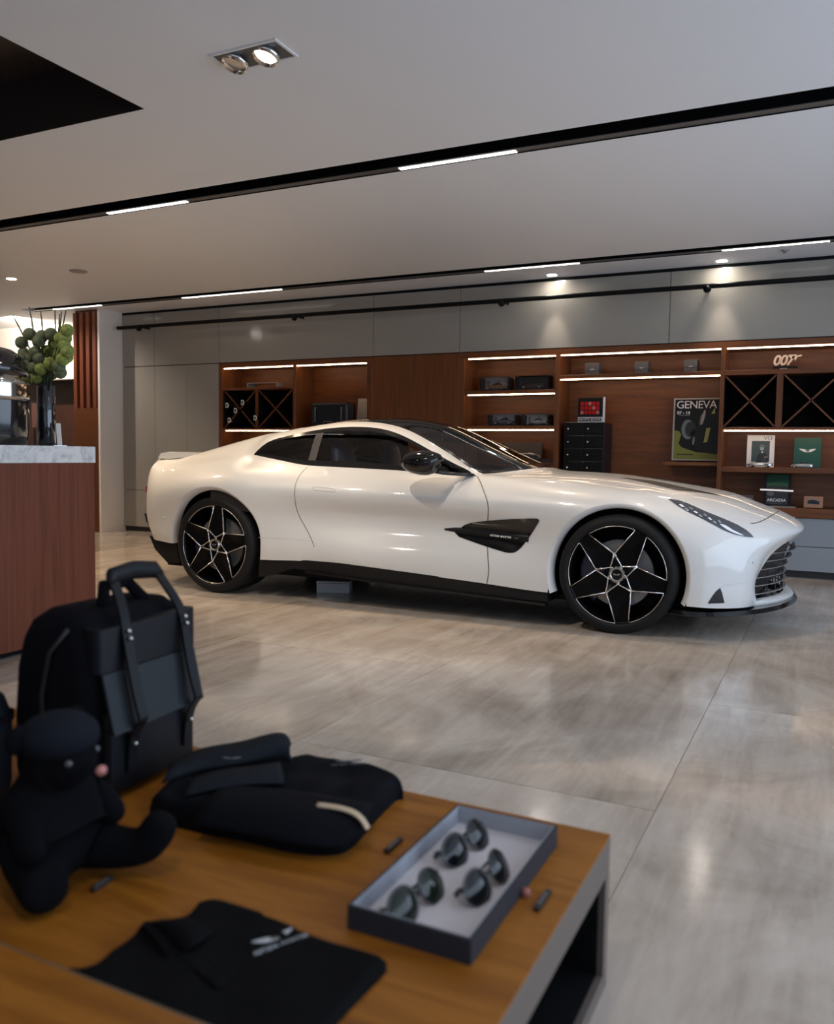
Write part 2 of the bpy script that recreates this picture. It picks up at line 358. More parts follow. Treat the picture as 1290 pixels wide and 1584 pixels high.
def pchip(xs, ys, xq):
    xs = np.array(xs, float); ys = np.array(ys, float); h = np.diff(xs); d = np.diff(ys)/h; n = len(xs); m = np.zeros(n)
    for i in range(1, n-1):
        if d[i-1]*d[i] > 0:
            w1 = 2*h[i]+h[i-1]; w2 = h[i]+2*h[i-1]; m[i] = (w1+w2)/(w1/d[i-1]+w2/d[i])
    m[0] = d[0]; m[-1] = d[-1]
    k = np.clip(np.searchsorted(xs, xq)-1, 0, n-2); t = (xq-xs[k])/h[k]
    return ys[k]*(1+2*t)*(1-t)**2+h[k]*m[k]*t*(1-t)**2+ys[k+1]*t*t*(3-2*t)+h[k]*m[k+1]*t*t*(t-1)
def natcub(t, P, tq):
    n = len(t); h = np.diff(t); A = np.zeros((n, n)); B = np.zeros((n, P.shape[1])); A[0, 0] = A[-1, -1] = 1
    for i in range(1, n-1):
        A[i, i-1] = h[i-1]; A[i, i] = 2*(h[i-1]+h[i]); A[i, i+1] = h[i]; B[i] = 3*((P[i+1]-P[i])/h[i]-(P[i]-P[i-1])/h[i-1])
    c = np.linalg.solve(A, B); k = np.clip(np.searchsorted(t, tq)-1, 0, n-2); u = (tq-t[k])[:, None]; hk = h[k][:, None]
    b = (P[k+1]-P[k])/hk-hk*(2*c[k]+c[k+1])/3; d = (c[k+1]-c[k])/(3*hk)
    return P[k]+b*u+c[k]*u**2+d*u**3

# long lines of the body: (x from front axle, half width, height)
ROWS = {
 0: [(-3.5, .86, .345), (-3.3, .91, .335), (-2.9, .945, .29), (-2.48, .945, .270), (-2.1, .925, .285), (-1.85, .92, .283), (-1.3, .925, .258), (-.785, .935, .233), (-.42, .945, .212), (0, .945, .21), (.22, .942, .205)],
 1: [(-3.5, .875, .40), (-3.3, .92, .39), (-2.9, .955, .35), (-2.48, .95, .315), (-2.1, .930, .325), (-1.85, .925, .32), (-1.3, .925, .30), (-.785, .935, .28), (-.42, .948, .27), (0, .95, .27), (.22, .945, .265)],
 2: [(-3.5, .88, .47), (-3.3, .92, .47), (-3, .96, .46), (-2.7, .962, .45), (-2.45, .940, .42), (-2.2, .918, .43), (-1.8, .898, .43), (-1.4, .893, .42), (-1, .897, .41), (-.7, .911, .40), (-.45, .935, .38), (0, .95, .38), (.22, .945, .36)],
 3: [(-3.5, .885, .575), (-3.3, .93, .59), (-3.0, .972, .60), (-2.7, .968, .60), (-2.45, .932, .585), (-2.2, .888, .605), (-1.8, .855, .602), (-1.4, .844, .596), (-1, .847, .586), (-.7, .862, .572), (-.45, .910, .555), (0, .958, .54), (.22, .95, .50)],
 4: [(-3.5, .875, .70), (-3.3, .93, .735), (-3.0, .975, .765), (-2.7, .972, .77), (-2.4, .942, .758), (-2.1, .924, .742), (-1.8, .918, .732), (-1.4, .914, .724), (-1, .914, .716), (-.7, .920, .708), (-.4, .938, .71), (0, .955, .71), (.22, .94, .645)],
 5: [(-3.5, .83, .80), (-3.3, .87, .835), (-3.0, .895, .868), (-2.7, .89, .885), (-2.4, .872, .873), (-2.1, .862, .858), (-1.8, .860, .852), (-1.4, .860, .845), (-1, .860, .830), (-.7, .865, .822), (-.4, .885, .805), (0, .898, .785), (.22, .885, .722)],
 6: [(-3.5, .765, .870), (-3.3, .795, .905), (-3.1, .80, .935), (-2.9, .77, .968), (-2.69, .722, .998), (-2.58, .745, .985), (-2.38, .775, .958), (-2.2, .79, .932), (-2.0, .80, .928), (-1.72, .803, .921), (-1.457, .803, .913), (-1.178, .802, .898), (-.93, .795, .889), (-.7, .795, .873), (-.4, .800, .855), (0, .80, .828), (.22, .80, .772)],
 7: [(-3.5, .69, .920), (-3.3, .72, .945), (-3.1, .73, .968), (-2.9, .725, .992), (-2.69, .716, 1.009), (-2.655, .705, 1.046), (-2.585, .685, 1.097), (-2.445, .655, 1.142), (-2.28, .636, 1.173), (-2.11, .622, 1.198), (-1.935, .616, 1.208), (-1.775, .618, 1.204), (-1.62, .635, 1.181), (-1.475, .660, 1.131), (-1.31, .690, 1.056), (-1.145, .722, .98), (-.99, .765, .922), (-.93, .788, .893), (-.7, .73, .886), (-.4, .70, .877), (0, .68, .846), (.22, .68, .806)],
 8: [(-3.5, .57, .965), (-3.32, .57, 1.004), (-3.05, .56, 1.070), (-2.85, .55, 1.116), (-2.53, .53, 1.181), (-2.22, .515, 1.226), (-2.03, .508, 1.248), (-1.86, .508, 1.247), (-1.69, .515, 1.228), (-1.555, .53, 1.196), (-1.39, .563, 1.126), (-1.19, .605, 1.026), (-1.06, .635, .955), (-.93, .672, .889), (-.75, .64, .897), (-.4, .58, .893), (0, .55, .863), (.22, .53, .828)],
 9: [(-3.5, .30, 1.0), (-3.32, .30, 1.012), (-3.05, .30, 1.078), (-2.85, .30, 1.130), (-2.53, .29, 1.208), (-2.22, .28, 1.258), (-2.0, .275, 1.278), (-1.8, .275, 1.278), (-1.6, .28, 1.258), (-1.4, .295, 1.205), (-1.2, .315, 1.120), (-1.0, .335, 1.028), (-.9, .34, .982), (-.8, .34, .936), (-.74, .34, .916), (-.6, .335, .913), (-.4, .32, .909), (0, .30, .876), (.22, .30, .843)],
 10: [(-3.5, 0, 1.008), (-3.32, 0, 1.016), (-3.05, 0, 1.082), (-2.85, 0, 1.136), (-2.53, 0, 1.215), (-2.22, 0, 1.266), (-2.0, 0, 1.287), (-1.8, 0, 1.290), (-1.6, 0, 1.272), (-1.4, 0, 1.225), (-1.2, 0, 1.142), (-1.0, 0, 1.055), (-.9, 0, 1.010), (-.8, 0, .964), (-.72, 0, .932), (-.6, 0, .922), (-.4, 0, .914), (0, 0, .88), (.22, 0, .848)],
}
NOSE = [  # explicit stations in front of the front axle, rows 0..10
 [(.42, .935, .20), (.42, .938, .25), (.42, .940, .33), (.42, .938, .42), (.42, .922, .545), (.425, .876, .635), (.43, .81, .70), (.45, .69, .745), (.47, .52, .778), (.49, .30, .797), (.50, 0, .802)],
 [(.535, .880, .193), (.54, .884, .24), (.545, .886, .30), (.55, .882, .39), (.555, .868, .49), (.56, .828, .57), (.575, .765, .635), (.60, .655, .680), (.64, .50, .712), (.68, .28, .731), (.70, 0, .736)],
 [(.645, .77, .187), (.65, .775, .225), (.655, .778, .28), (.66, .775, .35), (.665, .76, .43), (.675, .735, .51), (.695, .69, .575), (.735, .595, .622), (.79, .45, .655), (.835, .25, .674), (.85, 0, .68)],
 [(.70, .665, .183), (.705, .668, .212), (.708, .67, .255), (.712, .668, .325), (.725, .655, .40), (.748, .635, .475), (.785, .60, .533), (.838, .50, .577), (.897, .37, .600), (.938, .2, .612), (.950, 0, .617)],
 [(.722, .575, .180), (.724, .574, .20), (.722, .572, .245), (.722, .565, .315), (.738, .548, .385), (.765, .525, .452), (.805, .492, .505), (.855, .42, .545), (.905, .30, .566), (.938, .15, .575), (.947, 0, .578)],
 [(.733, .52, .182), (.730, .515, .195), (.722, .518, .232), (.716, .520, .285), (.730, .505, .345), (.757, .478, .405), (.793, .442, .462), (.835, .385, .506), (.877, .29, .533), (.908, .15, .543), (.918, 0, .545)],
]
TAIL = [
 [(-3.58, .78, .365), (-3.62, .785, .43), (-3.645, .79, .51), (-3.65, .79, .60), (-3.65, .785, .70), (-3.65, .765, .79), (-3.66, .725, .858), (-3.69, .655, .908), (-3.725, .54, .962), (-3.785, .28, 1.002), (-3.80, 0, 1.008)],
 [(-3.70, .60, .37), (-3.73, .61, .43), (-3.75, .61, .51), (-3.76, .61, .60), (-3.765, .61, .70), (-3.77, .60, .785), (-3.785, .57, .845), (-3.81, .50, .89), (-3.83, .40, .935), (-3.865, .22, .972), (-3.875, 0, .978)],
 [(-3.76, .3, .375), (-3.79, .3, .43), (-3.81, .3, .51), (-3.825, .3, .6), (-3.83, .3, .7), (-3.835, .3, .78), (-3.845, .28, .835), (-3.86, .25, .87), (-3.87, .2, .905), (-3.885, .11, .93), (-3.89, 0, .935)],
 [(-3.78, 0, .375), (-3.81, 0, .43), (-3.83, 0, .51), (-3.845, 0, .6), (-3.85, 0, .7), (-3.855, 0, .78), (-3.862, 0, .83), (-3.87, 0, .86), (-3.88, 0, .885), (-3.888, 0, .9), (-3.892, 0, .91)],
]
XS = np.arange(-3.5, .2201, .0310)
XS = np.sort(np.concatenate([XS, [-2.69, -.93]])); XS = XS[np.insert(np.diff(XS) > .006, 0, True)]
for v_ in (-2.69, -.93): XS[np.argmin(abs(XS-v_))] = v_
def gsm(a, s):
    k = np.exp(-.5*(np.arange(-12, 13)/s)**2); k /= k.sum(); p = np.concatenate([2*a[0]-a[12:0:-1], a, 2*a[-1]-a[-2:-14:-1]]); return np.convolve(p, k, 'valid')
grid = []
for r_ in range(11):
    t_ = np.array(ROWS[r_]); wgt = {8: .0, 9: .8, 10: 1.0}.get(r_, 0)
    x_ = XS+wgt*.22*np.exp(-((XS+.93)/.30)**2)+wgt*.05*np.exp(-((XS+1.55)/.25)**2)
    y_ = pchip(t_[:, 0], t_[:, 1], x_); z_ = pchip(t_[:, 0], t_[:, 2], x_)
    if r_ in (6, 7):
        ok = (XS < -2.9) | (XS > -.85); ys2, zs2 = gsm(y_, 2.5), gsm(z_, 2.5); mid = (XS > -2.5) & (XS < -1.1)
        ok = ok | mid; y_ = np.where(ok, ys2, y_); z_ = np.where(ok, zs2, z_)
    else: y_ = gsm(y_, 3.0); z_ = gsm(z_, 2.4 if r_ in (8, 9, 10) else 3.0)
    if r_ == 10: y_ = y_*0
    grid.append(np.stack([x_, y_, z_], 1))
grid = np.stack(grid, 1)                                   # stations x rows x 3
def dense(ctrl, n):                                        # spline through explicit stations, n per gap
    t = np.arange(len(ctrl), dtype=float); tq = np.linspace(0, len(ctrl)-1, (len(ctrl)-1)*n+1)
    return np.stack([natcub(t, ctrl[:, r_], tq) for r_ in range(11)], 1)
front = dense(np.concatenate([grid[[-14, -7, -1]], np.array(NOSE)]), 6)[13:]
rear = dense(np.concatenate([np.array(TAIL)[::-1], grid[[0, 6, 12]]]), 6)[:-13]
G = np.concatenate([rear, grid, front]); NR = len(rear); NS = len(G)
VS = 7                                                     # sub-rows between two rows
fine = []
for s_ in range(NS):
    P_ = G[s_]; ch = np.maximum(np.linalg.norm(np.diff(P_, axis=0), axis=1), .012); t = np.concatenate([[0], np.cumsum(ch)])
    Q = np.concatenate([P_, P_[-2:-5:-1]*[1, -1, 1]]); ch2 = np.maximum(np.linalg.norm(np.diff(Q, axis=0), axis=1), .012); t2 = np.concatenate([[0], np.cumsum(ch2)])
    tq = np.concatenate([np.linspace(t[i], t[i+1], VS, endpoint=False) for i in range(10)]+[[t[10]]])
    fine.append(natcub(t2, Q, tq))
fine = np.array(fine); NV = fine.shape[1]; fine[:, -1, 1] = 0
HUBS = ((0.0, .347, .385), (-2.885, .350, .398))
WS0, WS1 = NR+int(np.argmin(abs(XS+.93))), NR+int(np.argmin(abs(XS+1.50)))
RW0, RW1 = NR+int(np.argmin(abs(XS+2.40))), NR+int(np.argmin(abs(XS+3.22)))
DL0, DL1 = NR+int(np.argmin(abs(XS+2.69))), NR+int(np.argmin(abs(XS+.93)))
BP = NR+int(np.argmin(abs(XS+2.165)))
fullv = [tuple(p) for p in fine.reshape(-1, 3)]
def kind_of(i, j):
    row = j/VS
    if 8 <= row < 10:
        if WS1 <= i < WS0: return 'frit' if (row < 8.12 or i >= WS0-2 or i < WS1+1) else 'windscreen'
        if RW0 <= i < WS1: return 'roof'
        if RW1 <= i < RW0 and row >= 8.57: return 'rear_glass'
    if 6 <= row < 7 and DL0 <= i < DL1:
        q = j % VS
        if q == 0 or q == VS-1: return 'dlo_trim'
        if BP-1 <= i < BP+1: return 'b_pillar'
        return 'quarter' if i < BP else 'side_glass'
    return 'body'
sets = {}
for i in range(NS-1):
    for j in range(NV-1):
        sets.setdefault(kind_of(i, j), []).append((i, j))
def quad(i, j): return (i*NV+j, i*NV+j+1, (i+1)*NV+j+1, (i+1)*NV+j)
BV = BVHTree.FromPolygons([Vector(p) for p in fullv], [quad(i, j) for i in range(NS-1) for j in range(NV-1)])
def side_y(x, z):                                          # near-side skin at (x, z)  (near side is -y)
    h = BV.ray_cast(Vector((x, 3, z)), Vector((0, -1, 0)), 4); return h[0].y if h[0] else None
def cell_mesh(name, cells, mat, parent=car, mirror=True, off=0, smooth=True, arches=False, both=True):
    vid = {}; vs = []; fs = []
    V_ = fine.copy()
    drop = set()
    if arches:
        for hx, hz, hr in HUBS:
            for (i, j) in cells:
                c = sum((Vector(fullv[k]) for k in quad(i, j)), Vector())/4
                if (c.x-hx)**2+(c.z-hz)**2 < (hr+.022)**2 and c.y > .6: drop.add((i, j))
    keep = [c for c in cells if c not in drop]
    if arches:
        cnt = {}
        for c in drop:
            for k in quad(*c): cnt[k] = 1
        for c in keep:
            for k in quad(*c):
                if k in cnt: cnt[k] = 2
        for k, n in cnt.items():
            if n == 2:
                p = Vector(fullv[k])
                for hx, hz, hr in HUBS:
                    d = Vector((p.x-hx, 0, p.z-hz))
                    if abs(d.length-hr-.022) < .06:
                        d = d.normalized()*(hr+.022); y = side_y(hx+d.x, hz+d.z)
                        if p.z > .23: V_[k//NV, k % NV] = (hx+d.x, y if y else p.y, hz+d.z)
    for sgn in ((-1, 1) if both else (-1,)):
        for c in keep:
            q = []
            for k in quad(*c):
                p = V_[k//NV, k % NV]; key = (k, sgn if p[1] > 1e-5 else 0)
                if key not in vid: vid[key] = len(vs); vs.append((p[0], sgn*p[1], p[2]))
                q.append(vid[key])
            q = list(dict.fromkeys(q))
            if len(q) > 2: fs.append(tuple(q) if sgn > 0 else tuple(reversed(q)))
    m_ = MB(); m_.add(vs, fs)
    return m_.build(name, mat, parent, smooth=smooth, recalc=False)
body = cell_mesh('body_shell', sets['body'], paint, arches=True)
cell_mesh('windscreen', sets['windscreen'], glass_ws)
cell_mesh('windscreen_border', sets['frit'], gloss_black)
cell_mesh('roof_panel', sets['roof'], gloss_black)
cell_mesh('rear_window', sets['rear_glass'], glass_dark)
for nm, ky, mt in (('window_trim', 'dlo_trim', gloss_black), ('door_window', 'side_glass', glass_side), ('quarter_window', 'quarter', glass_dark), ('pillar_trim', 'b_pillar', M('dark_chrome', (.07, .065, .065), .35, .3))):
    a = cell_mesh(nm, sets[ky], mt, both=False)
    b_ = a.copy(); b_.data = a.data.copy(); b_.data.transform(Matrix.Scale(-1, 4, (0, 1, 0))); b_.data.flip_normals(); C.objects.link(b_)

# ---- trims laid on the skin: outlines read from the photograph, depth from the body surface
def cast(px, py):
    d = CR3 @ pix(px, py); h = BV2.ray_cast(CO_L, d, 12)
    return (h[0], h[1]) if h[0] else (None, None)
fm = [(p[0], -p[1], p[2]) for p in fullv]
BV2 = BVHTree.FromPolygons([Vector(p) for p in fm], [tuple(reversed(quad(i, j))) for i in range(NS-1) for j in range(NV-1)])
def smooth_path(pts, n=6, closed=False):
    P_ = [Vector((*p, 0)) for p in pts]; out = []; k = len(P_)
    for i in range(k if closed else k-1):
        p0, p1, p2, p3 = (P_[(i-1) % k], P_[i], P_[(i+1) % k], P_[(i+2) % k]) if closed else (P_[max(i-1, 0)], P_[i], P_[i+1], P_[min(i+2, k-1)])
        for s in range(n):
            t = s/n; q = .5*((2*p1)+(p2-p0)*t+(2*p0-5*p1+4*p2-p3)*t*t+(3*p1-p0-3*p2+p3)*t**3); out.append((q.x, q.y))
    if not closed: out.append(pts[-1])
    return out
def patch(name, outline, mat, off=.002, step=5, mirror=False, parent=None, n=4, thick=0):
    ol = smooth_path(outline, n, True) if n > 1 else outline
    xs = [p[0] for p in ol]; ys = [p[1] for p in ol]
    def inside(x, y):
        c = False; k = len(ol)
        for i in range(k):
            (x1, y1), (x2, y2) = ol[i], ol[i-1]
            if (y1 > y) != (y2 > y) and x < (x2-x1)*(y-y1)/(y2-y1)+x1: c = not c
        return c
    pts = [Vector(p) for p in ol]
    gx = min(xs)+step/2
    while gx < max(xs):
        gy = min(ys)+step/2
        while gy < max(ys):
            if inside(gx, gy) and min((gx-p[0])**2+(gy-p[1])**2 for p in ol) > (step*.45)**2: pts.append(Vector((gx, gy)))
            gy += step
        gx += step
    res = geometry.delaunay_2d_cdt(pts, [], [list(range(len(ol)))], 1, 1e-4)
    vs, fs = [], []; P3 = []
    for q in res[0]:
        p, nn = cast(q.x, q.y)
        P3.append(None if p is None else p+nn*(off if nn.dot(CO_L-p) > 0 else -off))
    for q in range(len(P3)):
        if P3[q] is None:
            b_ = min((k for k in range(len(P3)) if P3[k] is not None), key=lambda k: (res[0][k]-res[0][q]).length); P3[q] = P3[b_]
    def mk(sg):
        m_ = MB(); m_.add([(p.x, p.y*sg, p.z) for p in P3], [tuple(f) if sg > 0 else tuple(reversed(f)) for f in res[2]])
        o = m_.build(name, mat, parent or car, smooth=True, recalc=False)
        nb = o.data.polygons[len(o.data.polygons)//2]
        if (nb.normal.dot(CO_L-nb.center) < 0) == (sg > 0): o.data.flip_normals()
        return o
    o = mk(1)
    if mirror: mk(-1)
    return o
def ribbon(name, path, w, mat, off=.0012, mirror=True, n=5, parent=None, closed=False):
    P_ = [cast(*p) for p in smooth_path(path, n, closed)]; P_ = [p for p in P_ if p[0] is not None]
    def mk(sg):
        vs, fs = [], []; k = len(P_)
        for i in range(k):
            p, nn = P_[i]; a = P_[(i-1) % k if closed else max(i-1, 0)][0]; b_ = P_[(i+1) % k if closed else min(i+1, k-1)][0]
            nn = nn if nn.dot(CO_L-p) > 0 else -nn
            s_ = (b_-a).cross(nn).normalized()*w/2
            for q in (p+nn*off+s_, p+nn*off-s_): vs.append((q.x, q.y*sg, q.z))
        for i in range(k if closed else k-1):
            j = (i+1) % k; fs.append((2*i, 2*i+1, 2*j+1, 2*j))
        return MB().add(vs, fs).build(name, mat, parent or car, smooth=True)
    o = mk(1)
    if mirror: mk(-1)
    return o
# door skin (slightly proud) and its gaps
ribbon('door_gap', [(738, 736.5), (743.5, 747), (748.5, 760), (753, 773), (755.3, 785), (754.6, 805), (753.5, 817), (754, 845), (755, 864), (756, 885), (753, 903)], .005, seam_m)
ribbon('door_gap', [(475.5, 722.5), (467, 731), (460, 742), (456.5, 754), (456, 768), (458, 783), (463, 798), (471, 813), (480, 830), (486.5, 846)], .004, seam_m)
ribbon('door_handle', [(485, 753.5), (500, 754.5), (516, 756.5), (517, 761), (500, 759.5), (486, 758)], .0025, M('fine_gap', (.30, .29, .28), .5), closed=True, n=3)
ribbon('sill_crease_shading', [(400, 831.5), (440, 833.5), (482, 836.5)], .003, M('soft_line', (.55, .53, .5), .5), mirror=True)  # flat grey strip paints the shade line of a crease
# black side strake behind the front wheel
ST = [(703.7, 823.8), (704.5, 818), (712.8, 816.6), (718, 812.5), (727.4, 808.8), (740, 806.8), (754.6, 805.3), (775, 803.6), (800, 802.4), (822, 801.8), (830.7, 802), (833.8, 803.4), (834.2, 806.5), (830, 813.5), (825, 821.4), (818, 832), (812.5, 839.5), (806.5, 846.8), (800.5, 852.3), (794, 855.2), (787, 855.5), (780.5, 854.2), (765, 849.6), (747, 843.7), (725, 836), (710, 830.4)]
strake = patch('side_vent', ST, gloss_black, .003, 5, True, n=1)
def blade(path, w, proud):
    P_ = [cast(*p) for p in path]
    for sg in (1, -1):
        rings = []
        for i, (p, nn) in enumerate(P_):
            nn = nn if nn.dot(CO_L-p) > 0 else -nn; a = P_[max(i-1, 0)][0]; b_ = P_[min(i+1, len(P_)-1)][0]; s_ = (b_-a).cross(nn).normalized()
            ww = w[i]/2; rings.append([(q.x, q.y*sg, q.z) for q in (p+s_*ww, p+nn*proud[i]+s_*ww*.25, p+nn*proud[i]-s_*ww*.25, p-s_*ww)])
        MB().ring(rings).build('vent_blade', satin_black, car)
blade([(687.7, 818.8), (703, 819.6), (730, 822.5), (760, 826.5), (790, 830), (818, 833)], [.012, .03, .05, .052, .052, .05], [.006, .012, .02, .022, .022, .012])
silver = M('badge_silver', (.78, .78, .78), .25, .9)
# lettering on the blade
p0_, n0_ = cast(758, 827.2); p1_, n1_ = cast(796, 831.6)
ax = (p1_-p0_).normalized(); nn_ = Vector((0, -1, 0)); nn_ = (nn_-ax*nn_.dot(ax)).normalized(); uz = nn_.cross(ax)
def frame(o, a, u, n): return Matrix(((a.x, u.x, n.x, o.x), (a.y, u.y, n.y, o.y), (a.z, u.z, n.z, o.z), (0, 0, 0, 1)))
T_ = frame((p0_+p1_)/2+nn_*.025, ax, uz, nn_)
text_mesh('lettering', 'ASTON MARTIN', .0165, M('letter_white', (.85, .85, .83), .4), car, .0006, M4=T_, spacing=1.25, bold=.0004)
def wings(name, s, mat, M4, parent, th=.001):
    pl = [(0, .055), (.10, .06), (.14, .10), (.30, .13), (.50, .15), (.47, .10), (.36, .02), (.24, -.05), (.12, -.075), (0, -.085)]
    full = pl+[(-x, y) for x, y in reversed(pl[1:-1])]
    m_ = MB().prism([(x*s, y*s) for x, y in full], 'z', 0, th); m_.v = [tuple(M4 @ Vector(v)) for v in m_.v]
    o = m_.build(name, mat, parent)
    m2 = MB().prism([(x*s, y*s) for x, y in ((-.11, .035), (.11, .035), (.09, -.035), (-.09, -.035))], 'z', th, th*1.4); m2.v = [tuple(M4 @ Vector(v)) for v in m2.v]
    m2.build(name+'_bar', gloss_black, parent); return o
p2_, _n = cast(801.5, 832.3)
wings('wing_badge', .030, silver, frame(p2_+nn_*.025, ax, uz, nn_), car)
# bonnet vents, bonnet shut line, headlamps
patch('bonnet_vent', [(957, 738.2), (985, 741.2), (1010, 744.2), (1040, 750), (1070, 756.5), (1100, 762.6), (1124, 768.6), (1100, 764.6), (1070, 760.5), (1046.5, 758.3), (1020, 752.2), (990, 744.8)], satin_black, .002, 4, True, n=1)
ribbon('bonnet_gap', [(1161, 809.6), (1167, 809.4), (1173, 808), (1181, 804.6), (1189, 800.2), (1197, 795.4), (1204.6, 790.9)], .005, seam_m, mirror=False, n=3)
ribbon('bonnet_gap', [(852, 738), (870, 739.6), (905, 742.6), (963, 751.5), (1000, 758.6), (1030, 766)], .0025, M('soft_line', (.55, .53, .5), .5))
HL = [(1032.5, 772), (1043, 773.4), (1056, 775.9), (1073, 783.2), (1091, 791.4), (1109, 798.6), (1127, 806), (1141, 812.4), (1153, 819.4), (1161, 826), (1165.3, 831), (1160, 831), (1153.7, 830.2), (1145, 828.8), (1136, 826.6), (1126, 823), (1116, 818.8), (1097, 808.6), (1079, 799.2), (1063, 791.4), (1048.5, 783)]
head = patch('headlamp', HL, M('headlamp_lens', (.045, .05, .06), .05, coat=1), .003, 4, True, n=1)
lampm = M('headlamp_chrome', (.75, .78, .82), .12, 1)
for k in range(9):
    t = k/8; cx_, cy_ = 1054+58*t, 783.5+26.5*t+2.5*math.sin(k*2.1); r1, r2 = 4.6-1.2*t, 2.6+.5*math.sin(k*1.7)
    patch('lamp_crystal', [(cx_-r1, cy_-1.6), (cx_-.5, cy_-r2), (cx_+r1, cy_+1.4), (cx_+.8, cy_+r2*.8)], lampm if k % 3 else M('headlamp_white', (.85, .87, .9), .2), .0055, 2, True, head, n=1)
patch('lamp_reflector', [(1112, 811), (1122, 813.5), (1133, 820.5), (1150, 828.8), (1138, 826.3), (1124, 820)], M('headlamp_white', (.85, .87, .9), .2), .0055, 3, True, head, n=2)
patch('bumper_vent', [(1113.6, 909.5), (1116.5, 917), (1120.2, 932.6), (1107, 933.2), (1094.5, 933.6), (1102, 921.5), (1108, 914)], gloss_black, .003, 4, True, n=1)
ribbon('bumper_crease_shading', [(1114, 908.8), (1128, 904.5), (1142, 902.5), (1158, 899)], .004, M('crease_tone', (.62, .63, .64), .4), mirror=True)  # thin strip imitates the shading of a crease by its colour
pk, nk = cast(1165, 869.5)
for sg in (1, -1): MB().ball((pk.x, pk.y*sg, pk.z), (.009, .009, .009), 12, 8).build('parking_sensor', M('sensor_white', (.7, .71, .72), .3), car, smooth=True)
pk, nk = cast(254.5, 800.5)
MB().ball(pk, (.009, .006, .009), 12, 8).build('parking_sensor', M('sensor_white', (.7, .71, .72), .3), car, smooth=True)

# ---- wheel-arch lips and liners
for hx, hz, hr in HUBS:
    for sg in (-1, 1):
        rings = []
        z_fr, z_rr = (.205, .215) if hx > -1 else (.275, .335)
        a_0 = math.asin((z_fr-hz)/(hr+.01)); a_1 = math.pi-math.asin((z_rr-hz)/(hr+.01))
        for k in range(57):
            a = a_0+(a_1-a_0)*k/56; lp = []
            for (rr, dy) in ((hr+.026, .0015), (hr+.020, .0005), (hr-.002, -.034), (hr-.004, -.07)):
                x, z = hx+rr*math.cos(a), hz+rr*math.sin(a); y = side_y(x, max(z, .24)) or .93
                lp.append((x, sg*(y+dy), z))
            rings.append(lp)
        m_ = MB(); n = len(rings)
        m_.add([p for r_ in rings for p in r_], [(i*4+j, i*4+j+1, (i+1)*4+j+1, (i+1)*4+j) for i in range(n-1) for j in range(3)])
        m_.build('arch_lip', M('arch_lip_shaded_white', (.66, .65, .63), .45), car, smooth=True)  # body white darkened a little for the shade on the downward-facing lip
        m_ = MB(); vs, fs = [], []
        for k in range(33):
            a = math.radians(-25+230*k/32)
            xx, zz = hx+(hr+.005)*math.cos(a), hz+(hr+.005)*math.sin(a); yo = min(.93, (side_y(xx, max(zz, .26)) or .9)-.036)
            for yy in (yo, .62): vs.append((xx, sg*yy, zz))
        fs = [(2*i, 2*i+1, 2*i+3, 2*i+2) for i in range(32)]; m_.add(vs, fs)
        m_.add([(hx+(hr+.01)*math.cos(math.radians(-25+230*k/32)), sg*.62, hz+(hr+.01)*math.sin(math.radians(-25+230*k/32))) for k in range(33)], [tuple(range(33))])
        m_.build('arch_liner', black_matt, car)

# ---- lower black parts
def side_prism(name, poly, y0, y1, mat=satin_black):
    for sg in (-1, 1): MB().prism(poly, 'y', sg*y0, sg*y1).build(name, mat, car)
side_prism('side_skirt', [(-2.49, .275), (-2.1, .290), (-1.85, .288), (-1.3, .262), (-.785, .237), (-.41, .216), (-.40, .150), (-.47, .152), (-1.0, .166), (-1.5, .186), (-2.0, .215), (-2.2, .228), (-2.27, .21), (-2.38, .165), (-2.50, .145)], .78, .928)
side_prism('skirt_edge', [(-2.1, .222), (-1.5, .188), (-1.0, .168), (-.41, .146), (-.41, .132), (-1.0, .156), (-1.5, .176), (-2.1, .208)], .90, .955, gloss_black)
MB().box(-3.45, .50, -.78, .78, .15, .23).build('underbody', black_matt, car)
MB().prism([(-3.575, .372), (-3.50, .352), (-3.28, .338), (-3.27, .185), (-3.40, .175), (-3.52, .27)], 'y', -.84, .84).build('rear_diffuser', satin_black, car)
MB().prism([(-3.72, .53), (-3.66, .52), (-3.59, .375), (-3.60, .355), (-3.70, .47)], 'y', -.74, .74).build('rear_lip', satin_black, car)
PLAN = [(.30, .900), (.36, .932), (.44, .945), (.52, .915), (.60, .855), (.70, .745), (.79, .61), (.86, .45), (.905, .28), (.932, .12), (.937, 0)]
sp = smooth_path(PLAN, 4); loop = sp+[(x, -y) for x, y in reversed(sp[:-1])]
m_ = MB(); n = len(loop)
inn = [(x-.012, y*.985) for x, y in loop]
m_.add([(x, y, .150) for x, y in loop]+[(x, y, .172) for x, y in inn]+[(x-.02, y*.97, .140) for x, y in loop],
       [(i, i+1, n+i+1, n+i) for i in range(n-1)]+[(2*n+i, 2*n+i+1, i+1, i) for i in range(n-1)]+[tuple(range(n, 2*n)), tuple(range(3*n-1, 2*n-1, -1))])
m_.build('front_splitter', gloss_black, car)
# body coloured lip under the grille
m_ = MB(); rings = []
for k in range(33):
    y = -.56+1.12*k/32; q = abs(y)
    x = .905-.62*q**2 if q < .5 else .905-.62*q**2
    rings.append([(x-.05, y, .165), (x+.004, y, .168), (x+.010, y, .182), (x-.004, y, .199), (x-.05, y, .202)])
m_.ring(rings).build('lower_lip', paint, car, smooth=True, angle=50)
